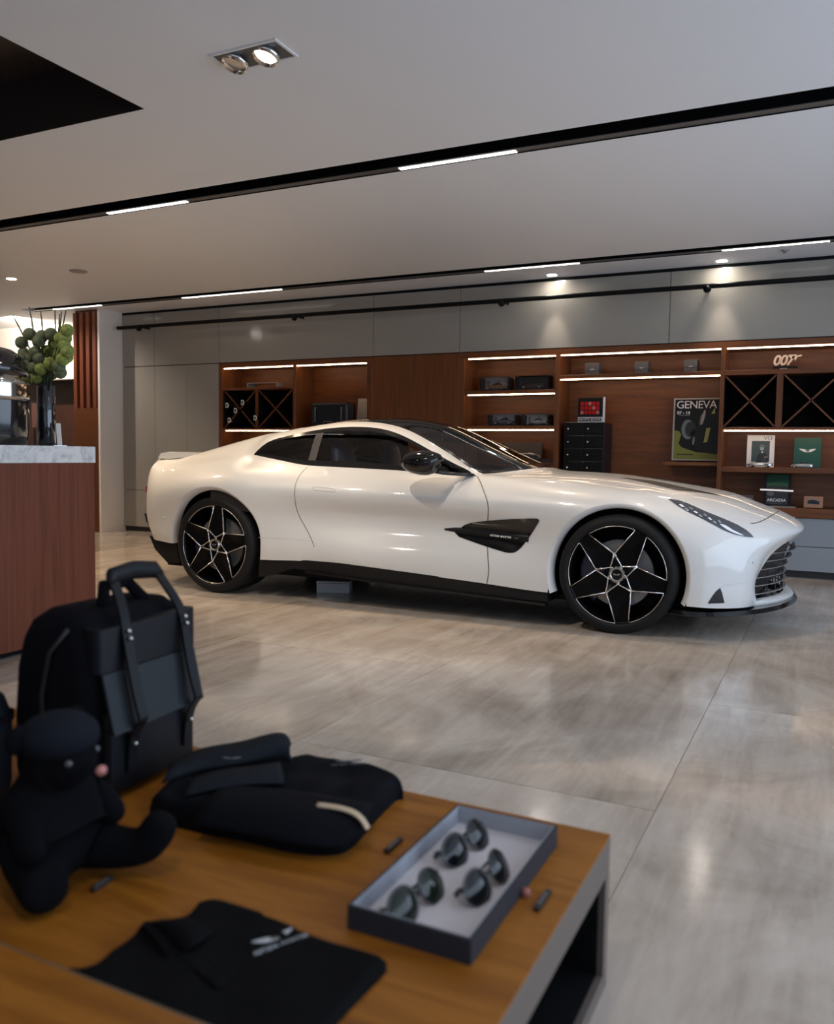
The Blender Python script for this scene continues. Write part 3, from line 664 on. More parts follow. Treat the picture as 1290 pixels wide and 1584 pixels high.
# ducktail lip on the boot
rings = []
for k in range(25):
    y = -.60+1.2*k/24; b_ = -.085*(1-(y/.60)**2); e_ = .004 if abs(y) > .55 else .010
    rings.append([(-3.30+b_*.3, y, 1.000), (-3.45+b_, y, 1.006+e_*.4), (-3.62+b_, y, 1.004+e_), (-3.675+b_, y, .996+e_), (-3.705+b_, y, .960), (-3.60+b_, y, .955), (-3.40+b_*.5, y, .975)])
MB().ring(rings).build('boot_spoiler', paint, car, smooth=True, angle=50)
# tail lamp slivers
for sg in (-1, 1):
    m_ = MB(); rings = []
    for yy, xx in ((.78, -3.652), (.70, -3.70), (.60, -3.775), (.5, -3.80)):
        rings.append([(xx-.012, sg*yy, .70), (xx-.012, sg*yy, .745), (xx+.02, sg*yy, .745), (xx+.02, sg*yy, .70)])
    m_.ring(rings).build('tail_lamp', M('tail_red', (.35, .02, .02), .2, coat=1), car)

# ---- grille: dark mesh behind curved silver vanes
ring = [Vector(p) for p in fine[-1]]                       # half outline, bottom corner -> top centre
ring = [p for p in ring if p.z > .18]
vs = [Vector((p.x-.045, p.y, p.z)) for p in ring]; n = len(vs)
m_ = MB(); loopL = [(p.x, -p.y, p.z) for p in vs]+[(p.x, p.y, p.z) for p in reversed(vs[:-1])]
cx = [(.80, 0, .30)]
m_.add(loopL+[(.845, 0, .34)], [(i, (i+1) % len(loopL), len(loopL)) for i in range(len(loopL))]); m_.build('grille_mesh', M('grille_black', (.008, .008, .01), .3), car)
# inner rim between skin and mesh
m_ = MB(); A_ = [(p.x, -p.y, p.z) for p in ring]+[(p.x, p.y, p.z) for p in reversed(ring[:-1])]
k = len(A_); m_.add(A_+loopL, [(i, i+1, k+i+1, k+i) for i in range(k-1)]); m_.build('grille_surround', gloss_black, car)
rz = np.array([p.z for p in ring]); ry = np.array([p.y for p in ring]); rx = np.array([p.x for p in ring])
def edge_at(z):
    best = None
    for i in range(len(rz)-1):
        if (rz[i]-z)*(rz[i+1]-z) <= 0 and rz[i] != rz[i+1]:
            t = (z-rz[i])/(rz[i+1]-rz[i]); y = ry[i]+t*(ry[i+1]-ry[i]); x = rx[i]+t*(rx[i+1]-rx[i])
            if best is None or y > best[1]: best = (x, y)
    return best
vane = M('vane_silver', (.62, .64, .66), .22, .9)
gr_x = lambda z: .892 if z > .47 else .870+.0*z
VZ = [.232, .280, .328, .376, .424, .470]
for z in VZ:
    e = edge_at(z)
    if not e: continue
    xe, ye = e; xc = .872+.05*max(0, z-.36)/.11 if z > .36 else .872
    rings = []
    for q in range(25):
        y = -ye+2*ye*q/24; x = xe+(xc-xe)*(1-(abs(y)/ye)**2.0)-.004
        zc = z+.0
        rings.append([(x-.016, y, zc-.003), (x, y, zc-.0028), (x, y, zc+.0028), (x-.016, y, zc+.003)])
    MB().ring(rings).build('grille_vane', vane, car)
for yy in (-.36, -.24, -.12, 0, .12, .24, .36):
    pts = []
    for z in np.linspace(.20, .50, 9):
        e = edge_at(z)
        if not e or e[1] < abs(yy)+.01: continue
        xe, ye = e; xc = .872+.05*max(0, z-.36)/.11 if z > .36 else .872
        pts.append((xe+(xc-xe)*(1-(abs(yy)/ye)**2)-.024, yy, z))
    if len(pts) > 2: MB().tube(pts, .004, 5).build('grille_upright', M('upright_grey', (.05, .05, .055), .3, .5), car)
# nose badge
wings('nose_badge', .09, silver, frame(Vector((.905, 0, .652)), Vector((0, 1, 0)), Vector((-.6, 0, .8)), Vector((.8, 0, .6))), car, .003)

# ---- wheels
dark_rim = M('rim_black', (.0035, .0035, .004), .3, spec=.12)
cut = M('diamond_cut_silver', (.80, .78, .75), .22, 1)
disc_m = M('brake_disc', (.30, .29, .28), .4, .5)
cal_m = M('brake_caliper', (.02, .024, .045), .3, coat=.4)
def wheel(hx, hz, sg, phase, tyre_w):
    R_ = .286; RT = hz
    w = empty('wheel', (hx, sg*.94, hz)); w.parent = car
    # local frame: outer face at y=0, inside towards +y for sg=-1; mirrored by scale for the far side
    if sg > 0: w.rotation_euler = (0, 0, math.pi)
    prof = [(R_-.004, .016), (R_+.004, .004), (R_+.012, .0005), (R_+.022, -.001), (RT-.022, .006), (RT-.006, .020), (RT-.001, .040), (RT, .07), (RT, tyre_w-.07), (RT-.006, tyre_w-.02), (RT-.03, tyre_w), (R_+.01, tyre_w), (R_-.01, tyre_w-.02)]
    MB().lathe(prof, 72, axis='y', cap=False).build('tyre', rubber, w, smooth=True, angle=45)
    MB().lathe([(R_+.001, .014), (R_-.006, .006), (R_-.012, .010), (R_-.016, .03), (R_-.03, .10), (R_-.03, tyre_w-.02)], 72, axis='y', cap=False).build('rim_barrel', dark_rim, w, smooth=True, angle=45)
    pol = lambda r, a, y: (r*math.cos(a), y, r*math.sin(a))
    N_ = .437*R_*1.0; d28 = math.radians(28.4)
    for k in range(5):
        a0 = math.radians(phase+72*k); a1 = a0+math.radians(72)
        # black spoke between this node's left edge and the next node's right edge
        poly = [(N_, a0), (R_-.008, a0+d28), (R_-.006, (a0+a1)/2), (R_-.008, a1-d28), (N_, a1), (.03, (a0+a1)/2)]
        pts = [(r*math.cos(a), r*math.sin(a)) for r, a in poly]
        m_ = MB(); nq = len(pts)
        cxm = sum(p[0] for p in pts)/nq; czm = sum(p[1] for p in pts)/nq
        yf = [.016, .010, .010, .010, .016, .020]
        frontv = [(x, yf[i], z) for i, (x, z) in enumerate(pts)]; backv = [(cxm+(x-cxm)*.8, .055, czm+(z-czm)*.8) for x, z in pts]
        m_.add(frontv+backv+[(cxm, .022, czm)], [(i, (i+1) % nq, 2*nq) for i in range(nq)]+[(i, i+nq, (i+1) % nq+nq, (i+1) % nq) for i in range(nq)]+[tuple(range(2*nq-1, nq-1, -1))])
        m_.build('spoke', dark_rim, w)
        sv = MB()
        for s_ in (1, -1):
            sv.tube([pol(N_-.004, a0, .012), pol(R_-.006, a0+s_*d28, .007)], [.0048, .0034], 6)
            sv.tube([pol(N_+.004, a0, .012), pol(N_*.72, a0+s_*math.radians(9), .013), pol(.062, a0+s_*math.radians(28), .015), pol(.047, a0+s_*math.radians(50), .016)], [.0062, .0048, .0040, .0034], 6)
        arc = [pol(R_-.005, a0+d28*(t/10-1)*.97, .0065) for t in range(21)]
        sv.tube(arc, .0029, 6)
        sv.build('spoke_edge', cut, w, smooth=True)
    MB().lathe([(.030, .010), (.034, .006), (.043, .006), (.047, .012), (.047, .03)], 40, axis='y', cap=False).build('hub_ring', cut, w, smooth=True, angle=35)
    cp = MB().lathe([(.0005, .008), (.031, .009), (.032, .02)], 32, axis='y').build('centre_cap', gloss_black, w, smooth=True, angle=30)
    wings('cap_badge', .045, silver, Matrix(((1, 0, 0, 0), (0, 0, -1, .0078), (0, 1, 0, 0), (0, 0, 0, 1))), w, .0006)
    MB().lathe([(.06, .085), (.195, .085), (.198, .09), (.198, .112), (.195, .116), (.06, .116)], 56, axis='y').build('brake_disc', disc_m, w, smooth=True, angle=30)
    MB().lathe([(.0005, .06), (.075, .062), (.085, .075), (.085, .1)], 32, axis='y').build('disc_bell', M('bell_black', (.02, .02, .022), .4), w, smooth=True, angle=30)
    m_ = MB(); rings = []
    for q in range(13):
        a = math.radians(150+80*q/12); rings.append([pol(.125, a, .062), pol(.125, a, .13), pol(.222, a, .13), pol(.225, a, .07), pol(.20, a, .055), pol(.15, a, .055)])
    m_.ring(rings).build('caliper', cal_m, w, smooth=True, angle=40)
    MB().lathe([(.001, .2), (R_-.03, .2)], 32, axis='y').build('inner_shield', black_matt, w)
    return w
for (hx, hz, hr), ph, tw in zip(HUBS, (98, 118), (.275, .325)):
    wheel(hx, hz, -1, ph, tw); wheel(hx, hz, 1, ph+30, tw)

# ---- mirrors
mirror_o = None
prof = [(.0, (.004, .004)), (.06, (.030, .035)), (.18, (.058, .056)), (.36, (.082, .070)), (.58, (.096, .077)), (.78, (.096, .074)), (.92, (.085, .062)), (.985, (.06, .045)), (1.0, (.03, .02))]
for sg in (-1, 1):
    rings = []
    for t, (wy, wz) in prof:
        c = Vector((-1.335+.255*t, sg*(1.045-.01*t), .975-.010*t))
        rings.append([(c.x+.02*math.sin(q*math.pi/10)*t, c.y+wy*math.cos(q*math.pi/10), c.z+wz*math.sin(q*math.pi/10)) for q in range(20)])
    MB().ring(rings).build('door_mirror', gloss_black, car, smooth=True, angle=60)
    MB().tube([(-1.16, sg*1.0, .925), (-1.10, sg*.93, .908), (-1.02, sg*.85, .900), (-.95, sg*.79, .897)], [.022, .018, .017, .014], 8, sq=(1.6, .7)).build('mirror_arm', gloss_black, car, smooth=True)

# ---- cabin: lining, seats, dashboard, wheel
cells = [(i, j) for i in range(RW1, WS0) for j in range(NV-1) if (8*VS <= j and RW0 <= i < WS1) or (3*VS <= j < 6*VS and NR+int(np.argmin(abs(XS+2.9))) <= i) or (7*VS <= j < 8*VS)]
sv_f = fine.copy(); cen = np.array([-1.7, 0, .72])
ln = fine.copy(); ln[..., 1] *= .955; ln[..., 2] = .72+(ln[..., 2]-.72)*.965
fine_, fine = fine, ln
cell_mesh('cabin_lining', cells, trim_in)
fine = fine_
MB().box(-3.0, -.75, -.80, .80, .24, .30).build('cabin_floor', trim_in, car)
MB().box(-3.05, -3.0, -.60, .60, .3, .96).build('cabin_bulkhead', trim_in, car)
rings = []
for x, zt in ((-1.22, .70), (-1.20, .80), (-1.10, .865), (-.95, .885), (-.80, .875)): rings.append([(x, y, zt-.0*abs(y)) for y in (-.76, -.4, 0, .4, .76)]+[(x+.02, .76, .5), (x+.02, -.76, .5)])
MB().ring(rings).build('dashboard', trim_in, car, smooth=True, angle=40)
def seat(y):
    rings = []
    for z, x, w, d in ((.34, -1.95, .24, .10), (.5, -2.0, .27, .10), (.7, -2.06, .27, .09), (.86, -2.11, .23, .075), (.93, -2.13, .15, .06), (1.0, -2.14, .135, .06), (1.07, -2.15, .125, .055), (1.11, -2.155, .09, .035), (1.12, -2.157, .03, .012)):
        rings.append([(x+d*math.cos(q*math.pi/8), y+w*math.copysign(abs(math.sin(q*math.pi/8))**.7, math.sin(q*math.pi/8)), z) for q in range(16)])
    s_ = MB().ring(rings).build('seat_back', navy, car, smooth=True)
    MB().ring([[(x, y+w*math.copysign(abs(math.sin(q*math.pi/8))**.6, math.sin(q*math.pi/8)), .40+h*math.cos(q*math.pi/8)) for q in range(16)] for x, w, h in ((-2.05, .2, .05), (-1.95, .26, .09), (-1.6, .26, .10), (-1.45, .22, .07), (-1.43, .1, .03))]).build('seat_cushion', navy, car, smooth=True)
seat(-.38); seat(.38)
MB().tube([(-1.36+.07*math.sin(a)*.4, -.38+.18*math.cos(a), .80+.17*math.sin(a)) for a in [2*math.pi*k/28 for k in range(28)]], .014, 8, closed=True).build('steering_wheel', satin_black, car, smooth=True)
MB().box(-1.33, -.9, -.40, -.36, .74, .78).build('steering_column', satin_black, car)
m_ = MB().box(-1.47, -1.45, -.11, .11, 1.115, 1.165); m_.build('rear_view_mirror', gloss_black, car, bevel=.008)
# ================================================================ shelving along the back wall
def at_y(px, py, Y): d = pix(px, py); return CAM+d*((Y-CAM.y)/d.y)
def at_z(px, py, z): d = pix(px, py); return CAM+d*((z-CAM.z)/d.z)
def at_x(px, py, X): d = pix(px, py); return CAM+d*((X-CAM.x)/d.x)
BK = 8.335                                     # back board plane
def unit(name, x0, x1, label):
    u = empty(name, (x0, WALL, 0), label=label, cat='shelf unit', group='brown wall shelving')
    w = x1-x0
    MB().box(0, w, BK-WALL, BK-WALL+.02, .605, 2.054).build('back_panel', wood_d, u)
    MB().box(0, w, 0, BK-WALL, 1.998, 2.054).build('top_board', wood_d, u)
    return u, w
def upright(u, a, b, z0=.605, z1=1.998, mat=None): MB().box(a, b, 0, BK-WALL, z0, z1).build('upright', mat or wood_v, u, bevel=.0015, seg=1)
def board(u, a, b, z0, z1, d0=0.0): MB().box(a, b, d0, BK-WALL, z0, z1).build('shelf_board', wood_d, u, bevel=.0015, seg=1)
def strip(u, a, b, z, d=.004):
    MB().box(a, b, d, d+.012, z-.004, z+.005).build('led_strip', led, u)
def rack(u, a, b, z0, z1):
    m = MB().box(a, b, BK-WALL-.03, BK-WALL-.005, z0, z1); m.build('rack_back', M('rack_black', (.006, .005, .005), .7), u)
    for x in (a, b): MB().box(x-.004 if x == b else x, x if x == b else x+.004, .01, BK-WALL-.03, z0, z1).build('rack_side', M('rack_black', (.006, .005, .005), .7), u)
    t = .007
    for (p, q) in (((a, z0), (b, z1)), ((a, z1), (b, z0))):
        d = Vector((q[0]-p[0], q[1]-p[1])).normalized(); n = Vector((-d.y, d.x))*t; e = d*.012
        pl = [(p[0]+e.x+n.x, p[1]+e.y+n.y), (q[0]-e.x+n.x, q[1]-e.y+n.y), (q[0]-e.x-n.x, q[1]-e.y-n.y), (p[0]+e.x-n.x, p[1]+e.y-n.y)]
        MB().prism(pl, 'y', .008, .02).build('rack_cross', wood_v, u)
        MB().prism(pl, 'y', .0201, BK-WALL-.031).build('rack_divider', M('rack_black', (.006, .005, .005), .7), u)
# left bay
u, w = unit('shelf_unit', -6.545, -4.467, 'brown shelf unit with two bottle racks behind the car tail')
upright(u, 0, .055); upright(u, 1.052, 1.092); upright(u, w-.07, w)
strip(u, .075, 1.045, 1.990); strip(u, 1.10, w-.085, 1.990)
board(u, .055, 1.052, 1.735, 1.765); board(u, .055, 1.052, 1.272, 1.297); board(u, 1.092, w-.07, 1.272, 1.297); strip(u, .10, 1.045, 1.266); strip(u, 1.10, w-.08, 1.266)
MB().box(.532, .567, .0, BK-WALL, 1.297, 1.735).build('rack_post', wood_v, u)
rack(u, .075, .532, 1.297, 1.735); rack(u, .567, 1.045, 1.297, 1.735)
# plain brown doors
dr = empty('door_cabinet', (-4.467, WALL, 0), label='plain brown wooden cabinet doors above the car roof', cat='cabinet')
MB().box(0, 1.005, .02, BK-WALL, .605, 2.054).build('carcass', wood_d, dr)
for a, b in ((0, .49), (.49, 1.005)): MB().box(a+.002, b-.002, 0, .02, .608, 2.052).build('door', wood_v, dr, bevel=.0015, seg=1)
# model car bay
u, w = unit('shelf_unit', -3.462, -2.425, 'brown shelf unit with three lit shelves of boxed model cars')
upright(u, 0, .062); upright(u, w-.022, w)
strip(u, .10, w-.028, 1.988)
for z in (1.632, 1.280):
    board(u, .062, w-.022, z, z+.036); strip(u, .10, w-.028, z-.006)
board(u, .062, w-.022, .90, .93)
# poster bay
u, w = unit('shelf_unit', -2.425, -.915, 'wide brown shelf unit holding the racing poster and black drawers')
upright(u, 0, .022); upright(u, w-.018, w)
strip(u, .03, w-.022, 1.990); board(u, .022, w-.018, 1.765, 1.80); strip(u, .03, w-.022, 1.757)
MB().box(w-.50, w-.018, .05, BK-WALL, .955, .985).build('poster_ledge', wood_d, u)
# right bay
u, w = unit('shelf_unit', -.915, .55, 'brown shelf unit with cross racks above the framed cards at right')
upright(u, 0, .018); upright(u, w-.03, w)
strip(u, .03, w-.032, 1.990); board(u, .018, w-.03, 1.758, 1.800)
for a in (.472, .972): MB().box(a-.025, a+.025, 0, BK-WALL, 1.300, 1.758).build('rack_post', wood_v, u)
rack(u, .018, .447, 1.300, 1.758); rack(u, .497, .947, 1.300, 1.758); rack(u, .997, w-.03, 1.300, 1.758)
board(u, .018, w-.03, 1.276, 1.300); strip(u, .03, .455, 1.269); strip(u, .462, w-.04, 1.269); board(u, .018, w-.03, .905, .950)
ru, w = unit('shelf_unit', .55, X_R, 'brown shelf unit beyond the right edge'); upright(ru, w-.03, w); upright(ru, 0, .02)
# worktop and base drawers
tag(MB().box(-6.545, X_R, 7.945, BK+.02, .522, .604).build('counter_top', wood_d, bevel=.003, seg=1), 'long dark brown counter board under the shelves', 'counter board')
XB = [-6.545, -5.0, -3.462, -2.425, -.915, .55, X_R]
grey_blue = M('blue_grey_lacquer', (.30, .33, .36), .3, coat=.2)
for i in range(len(XB)-1):
    d_ = empty('base_drawer_unit', (XB[i], WALL, 0), label=('blue-grey base drawer unit visible below the counter at far right' if i == 4 else ['blue-grey base unit behind the rear wheel', 'blue-grey base unit behind the car doors', 'blue-grey base unit behind the front door edge', 'blue-grey base unit behind the front wheel', '', 'blue-grey base unit past the right edge'][i]), cat='drawer unit', group='base drawer units')
    w = XB[i+1]-XB[i]
    MB().box(0, w, .03, .38, .06, .521).build('carcass', black_matt, d_); MB().box(0, w, .04, .10, 0, .06).build('plinth', M('plinth_black', (.02, .02, .022), .4), d_)
    for z0, z1 in ((.063, .272), (.277, .519)): MB().box(.002, w-.002, 0, .03, z0, z1).build('drawer_front', grey_blue, d_, bevel=.0015, seg=1)

# ---------------------------------------------------------------- things on the shelves
pbk = M('print_black', (.012, .012, .014), .35); pwh = M('print_white', (.80, .78, .76), .5); pgr = M('print_grey', (.20, .21, .22), .5)
# three small grey boxes
gb = M('slate_card', (.075, .075, .082), .55); gb2 = M('slate_card_dark', (.035, .035, .04), .6)
for k, (xa, xb, yt, yb, lab) in enumerate(((905, 928, 561, 579, 'small slate-grey gift box, leftmost of three on the upper shelf'), (981.5, 1004, 558.5, 577, 'small slate-grey gift box, middle of three on the upper shelf'), (1058, 1080, 556, 574.5, 'small slate-grey gift box above the racing poster'))):
    a = at_y(xa, yb, 8.08); b = at_y(xb, yb, 8.08); wd_ = b.x-a.x-.012
    g = empty('gift_box', (a.x, 8.08, 1.80), label=lab, cat='box', group='slate gift boxes on the upper shelf')
    MB().box(0, wd_, 0, .13, 0, .045).build('base', gb, g, bevel=.002, seg=1)
    MB().box(-.002, wd_+.002, -.002, .132, .046, .118).build('lid', gb, g, bevel=.002, seg=1)
    MB().box(wd_*.36, wd_*.66, -.0032, -.0022, .052, .062).build('printed_mark', M('mark_silver', (.4, .4, .42), .4), g)
# black drawer cabinet with book
bc = empty('drawer_cabinet', (at_y(871.5, 690, 7.99).x, 7.99, .605), label='tall black cabinet of small drawers with tiny steel knobs', cat='drawers')
cw = at_y(933, 690, 7.99).x-bc.location.x; chh = at_y(871, 653, 7.99).z-.605
MB().box(0, cw, .012, .33, 0, chh).build('carcass', pbk, bc, bevel=.003, seg=1)
rows_ = 6; dh = chh/rows_
kn = M('knob_steel', (.6, .6, .58), .25, .9)
for r_ in range(rows_):
    for c_ in range(2):
        d_ = MB().box(c_*cw/2+.003, (c_+1)*cw/2-.003, 0, .012, chh-(r_+1)*dh+.003, chh-r_*dh-.003).build('drawer', M('drawer_black', (.006, .0065, .007), .35, spec=.2), bc, bevel=.002, seg=1)
        MB().lathe([(.001, -.016), (.008, -.014), (.009, -.008), (.004, -.004), (.004, .0)], 12, (c_*cw/2+.045, 0, chh-r_*dh-.065), 'y').build('knob', kn, d_, smooth=True)
bk = empty('book', (at_y(893.5, 652, 8.06).x, 8.06, .605+chh), label='black and red hardback book propped on the black drawers', cat='book')
bw = at_y(932, 652, 8.06).x-bk.location.x; bh = .235
MB().box(0, bw, .0, .022, 0, bh).build('cover', pbk, bk); MB().box(bw, bw+.016, -.001, .024, 0, bh+.004).build('page_edge', pwh, bk)
MB().box(.002, bw-.002, -.0015, -.0002, .002, .05).build('title_band', pwh, bk); MB().box(.008, bw-.012, -.0024, -.0016, .009, .043).build('band_panel', pbk, bk)
text_mesh('title', 'WHITE BOOK', .034, pwh, bk, .0006, M4=Matrix.Translation((bw/2-.002, -.003, .026)) @ FACE_Y)
red = M('print_red', (.45, .012, .012), .5); random.seed(4)
for k in range(5):
    for q in range(3): MB().box(.025+k*.038, .055+k*.038, -.0012-.0002*q, -.0002, .078+q*.042, .112+q*.042).build('cover_print', red if (k+q) % 4 else M('print_pink', (.55, .15, .13), .5), bk)
# poster
YP = 8.20
tl, tr_, bl = at_y(1044, 616, YP), at_y(1118, 613.5, YP), at_y(1041.5, 712, YP)
pw_, ph_ = -.937-(tl.x-.01), tl.z-bl.z
po = empty('poster', (tl.x-.01, YP, bl.z), label='framed dark racing poster with an olive ground and white GENEVA heading', cat='poster')
po.rotation_euler = (math.radians(-3), 0, 0)
fr = M('poster_frame', (.42, .36, .31), .35)
for bx in ((0, pw_, 0, .012), (0, pw_, ph_-.012, ph_), (0, .012, .012, ph_-.012), (pw_-.012, pw_, .012, ph_-.012)): MB().box(bx[0], bx[1], -.012, .012, bx[2], bx[3]).build('frame', fr, po)
MB().box(.012, pw_-.012, -.002, .004, .012, ph_-.012).build('print', pbk, po)
iw, ih = pw_-.024, ph_-.024
def pp(name, pts, mat, lay): return MB().prism([(.012+x*iw, .012+y*ih) for x, y in pts], 'y', -.0021-.0004*lay, -.0019).build(name, mat, po)
olive = M('print_olive', (.22, .23, .055), .5)
pp('print_ground', [(0, 0), (1, 0), (1, .08), (.6, .12), (.2, .24), (.12, .3), (.16, .42), (.10, .475), (0, .48)], olive, 1)
def ell(cx, cy, rx, ry, rot=0, n=20): return [(cx+rx*math.cos(2*math.pi*k/n)*math.cos(rot)-ry*math.sin(2*math.pi*k/n)*math.sin(rot), cy+rx*math.cos(2*math.pi*k/n)*math.sin(rot)+ry*math.sin(2*math.pi*k/n)*math.cos(rot)) for k in range(n)]
pp('print_shadow', [(.1, .27), (.18, .2), (.5, .12), (1, .1), (1, .5), (.3, .5)], pbk, 2)
pp('print_wing', ell(.30, .50, .14, .165, .1), M('print_steel', (.16, .19, .19), .4), 3)
pp('print_wing', ell(.36, .50, .12, .13, .1), M('print_dark', (.035, .042, .042), .4), 4)
pp('print_body', [(.36, .45), (.5, .55), (.58, .8), (.66, .86), (1, .8), (1, .12), (.55, .15), (.4, .3)], M('print_black2', (.018, .019, .021), .35), 4)
pp('print_lamp', ell(.63, .70, .03, .13, -.28), M('print_pinkgrey', (.45, .38, .38), .4), 5)
pp('print_lamp', ell(.58, .66, .02, .1, -.2), M('print_steel', (.16, .19, .19), .4), 5)
pp('print_number', [(.66, .28), (.74, .29), (.80, .53), (.71, .52)], M('print_yellow', (.40, .40, .13), .5), 6)
pp('print_number', [(.80, .76), (.88, .76), (.88, .86)], M('print_yellow', (.40, .40, .13), .5), 6)
pp('print_wing', ell(.44, .31, .02, .07, -.15), M('print_steel2', (.25, .30, .31), .4), 5)
text_mesh('heading', 'GENEVA', .118*pw_/.505, pwh, po, .0006, M4=Matrix.Translation((pw_*.475, -.0052, ph_*.89)) @ FACE_Y, spacing=.93)
text_mesh('date', '07 - 14', .040, pwh, po, .0006, M4=Matrix.Translation((pw_*.21, -.0052, ph_*.765)) @ FACE_Y, bold=.001)
MB().box(.05, .15, -.0052, -.0042, ph_*.722, ph_*.732).build('small_print', pgr, po)
MB().box(.045, .19, -.0052, -.0042, .052, .060).build('small_print', pbk, po)
# 007 sign
s7 = empty('desk_sign', (at_y(1195, 572, 8.12).x, 8.12, 1.80), label='pale 007 lettering sign on a small black base', cat='sign')
sw = at_y(1233, 572, 8.12).x-s7.location.x
MB().box(0, sw, 0, .06, 0, .035).build('base', pbk, s7, bevel=.003, seg=1)
cream = M('sign_cream', (.80, .62, .48), .35)
text_mesh('numerals', '007', .125, cream, s7, .006, M4=Matrix.Translation((sw*.40, .03, .088)) @ FACE_Y, shear=.22, spacing=.86, bold=.003)
MB().prism([(sw*.66, .122), (sw*1.0, .130), (sw*1.16, .136), (sw*1.15, .122), (sw*.98, .116), (sw*.94, .098), (sw*.90, .085), (sw*.86, .10), (sw*.70, .108)], 'y', .024, .036).build('barrel', cream, s7)
MB().box(sw*.3, sw*.6, -.001, 0, .012, .020).build('plate', M('mark_silver', (.4, .4, .42), .4), s7)
# cards and frames on the right bay
def card(name, px0, px1, pyt, Y, zb, mat, label, cat, th=.008, tilt=-4, group=None):
    a = at_y(px0, 700, Y).x; b = at_y(px1, 700, Y).x; zt = at_y((px0+px1)/2, pyt, Y).z
    o = empty(name, (a, Y, zb), label=label, cat=cat, group=group); o.rotation_euler = (math.radians(tilt), 0, 0)
    MB().box(0, b-a, 0, th, 0, zt-zb).build('backing', mat, o); return o, b-a, zt-zb
o, w, h = card('framed_card', 1155, 1197.5, 673, 8.16, .952, pwh, 'white card with a dark portrait photograph behind a silver model car', 'card')
MB().box(w*.17, w*.83, -.0015, -.0003, h*.16, h*.82).build('photo', M('portrait_bg', (.045, .075, .08), .5), o)
def pl(o, w, h, pts, mat, lay, name='print'): return MB().prism([(x*w, y*h) for x, y in pts], 'y', -.0015-.0005*lay, -.0014).build(name, mat, o)
pl(o, w, h, [(.36, .17), (.80, .17), (.80, .30), (.70, .42), (.60, .47), (.50, .46), (.40, .36)], M('portrait_coat', (.014, .02, .022), .5), 1, 'photo_figure')
pl(o, w, h, ell(.55, .60, .075, .085), M('portrait_face', (.34, .36, .35), .5), 2, 'photo_figure'); pl(o, w, h, ell(.55, .66, .10, .05), M('portrait_hat', (.12, .15, .15), .5), 3, 'photo_figure')
pl(o, w, h, [(.52, .44), (.60, .44), (.57, .50)], pwh, 3, 'photo_figure'); pl(o, w, h, [(.64, .28), (.78, .30), (.76, .34), (.65, .33)], pgr, 3, 'photo_figure')
text_mesh('heading', 'V53', .045, M('print_teal', (.04, .12, .12), .5), o, .0005, M4=Matrix.Translation((w*.76, -.0015, h*.90)) @ FACE_Y)
o, w, h = card('green_card', 1228, 1270, 677, 8.16, .952, M('racing_green', (.008, .075, .052), .45), 'racing green card with white wings emblem behind a model car', 'card')
wings('wings_print', w*.62, pwh, Matrix.Translation((w*.5, -.001, h*.56)) @ FACE_Y, o, .0008)
# die-cast model cars
def model_car(name, loc, L_, rz, label, body_m, group, cat='model car'):
    c = empty(name, loc, rz, label, cat, group); s = L_
    prof_b = [(-.5, .10, .10), (-.49, .13, .175), (-.38, .19, .20), (-.15, .20, .215), (.15, .20, .20), (.38, .19, .165), (.47, .15, .135), (.5, .08, .10)]
    rings = []
    for x, hw, zt in prof_b: rings.append([(x*s, -hw*s, .06*s), (x*s, -hw*s*1.04, .12*s), (x*s, -hw*s*.88, zt*s*.97), (x*s, 0, zt*s), (x*s, hw*s*.88, zt*s*.97), (x*s, hw*s*1.04, .12*s), (x*s, hw*s, .06*s)])
    MB().ring(rings).build('body', body_m, c, smooth=True, angle=50)
    rings = []
    for x, hw, zt in ((-.33, .15, .205), (-.2, .145, .275), (-.02, .14, .285), (.14, .15, .21)): rings.append([(x*s, -hw*s, .19*s), (x*s, -hw*s*.8, zt*s), (x*s, hw*s*.8, zt*s), (x*s, hw*s, .19*s)])
    MB().ring(rings).build('cabin', M('model_glass', (.02, .025, .03), .1), c, smooth=True, angle=40)
    MB().box(-.19*s, -.03*s, -.11*s, .11*s, .272*s, .293*s).build('roof', body_m, c, bevel=.008*s)
    for x in (-.31, .30):
        for y in (-1, 1):
            m = MB().lathe([(.001, -.022*s), (.04*s, -.022*s), (.068*s, -.025*s), (.072*s, -.018*s), (.072*s, .018*s), (.06*s, .02*s)], 18, (x*s, y*.185*s, .072*s), 'y'); m.build('wheel', [rubber], c, smooth=True, angle=35)
            MB().lathe([(.001, .0), (.042*s, .0), (.042*s, .004*s)], 14, (x*s, y*.211*s-(.002*s if y < 0 else 0), .072*s), 'y').build('hub', silver, c)
    return c
sil = M('model_silver', (.62, .60, .58), .22, .7)
a = at_y(1155, 720, 8.05); b = at_y(1195, 720, 8.05)
model_car('model_car', ((a.x+b.x)/2, 8.05, .950), b.x-a.x, math.radians(172), 'small silver model coupe in front of the portrait card', sil, 'silver model cars on the right shelf')
a = at_y(1223, 720, 8.05); b = at_y(1258, 720, 8.05)
model_car('model_car', ((a.x+b.x)/2, 8.05, .950), b.x-a.x, math.radians(172), 'small silver model car in front of the green wings card', sil, 'silver model cars on the right shelf')
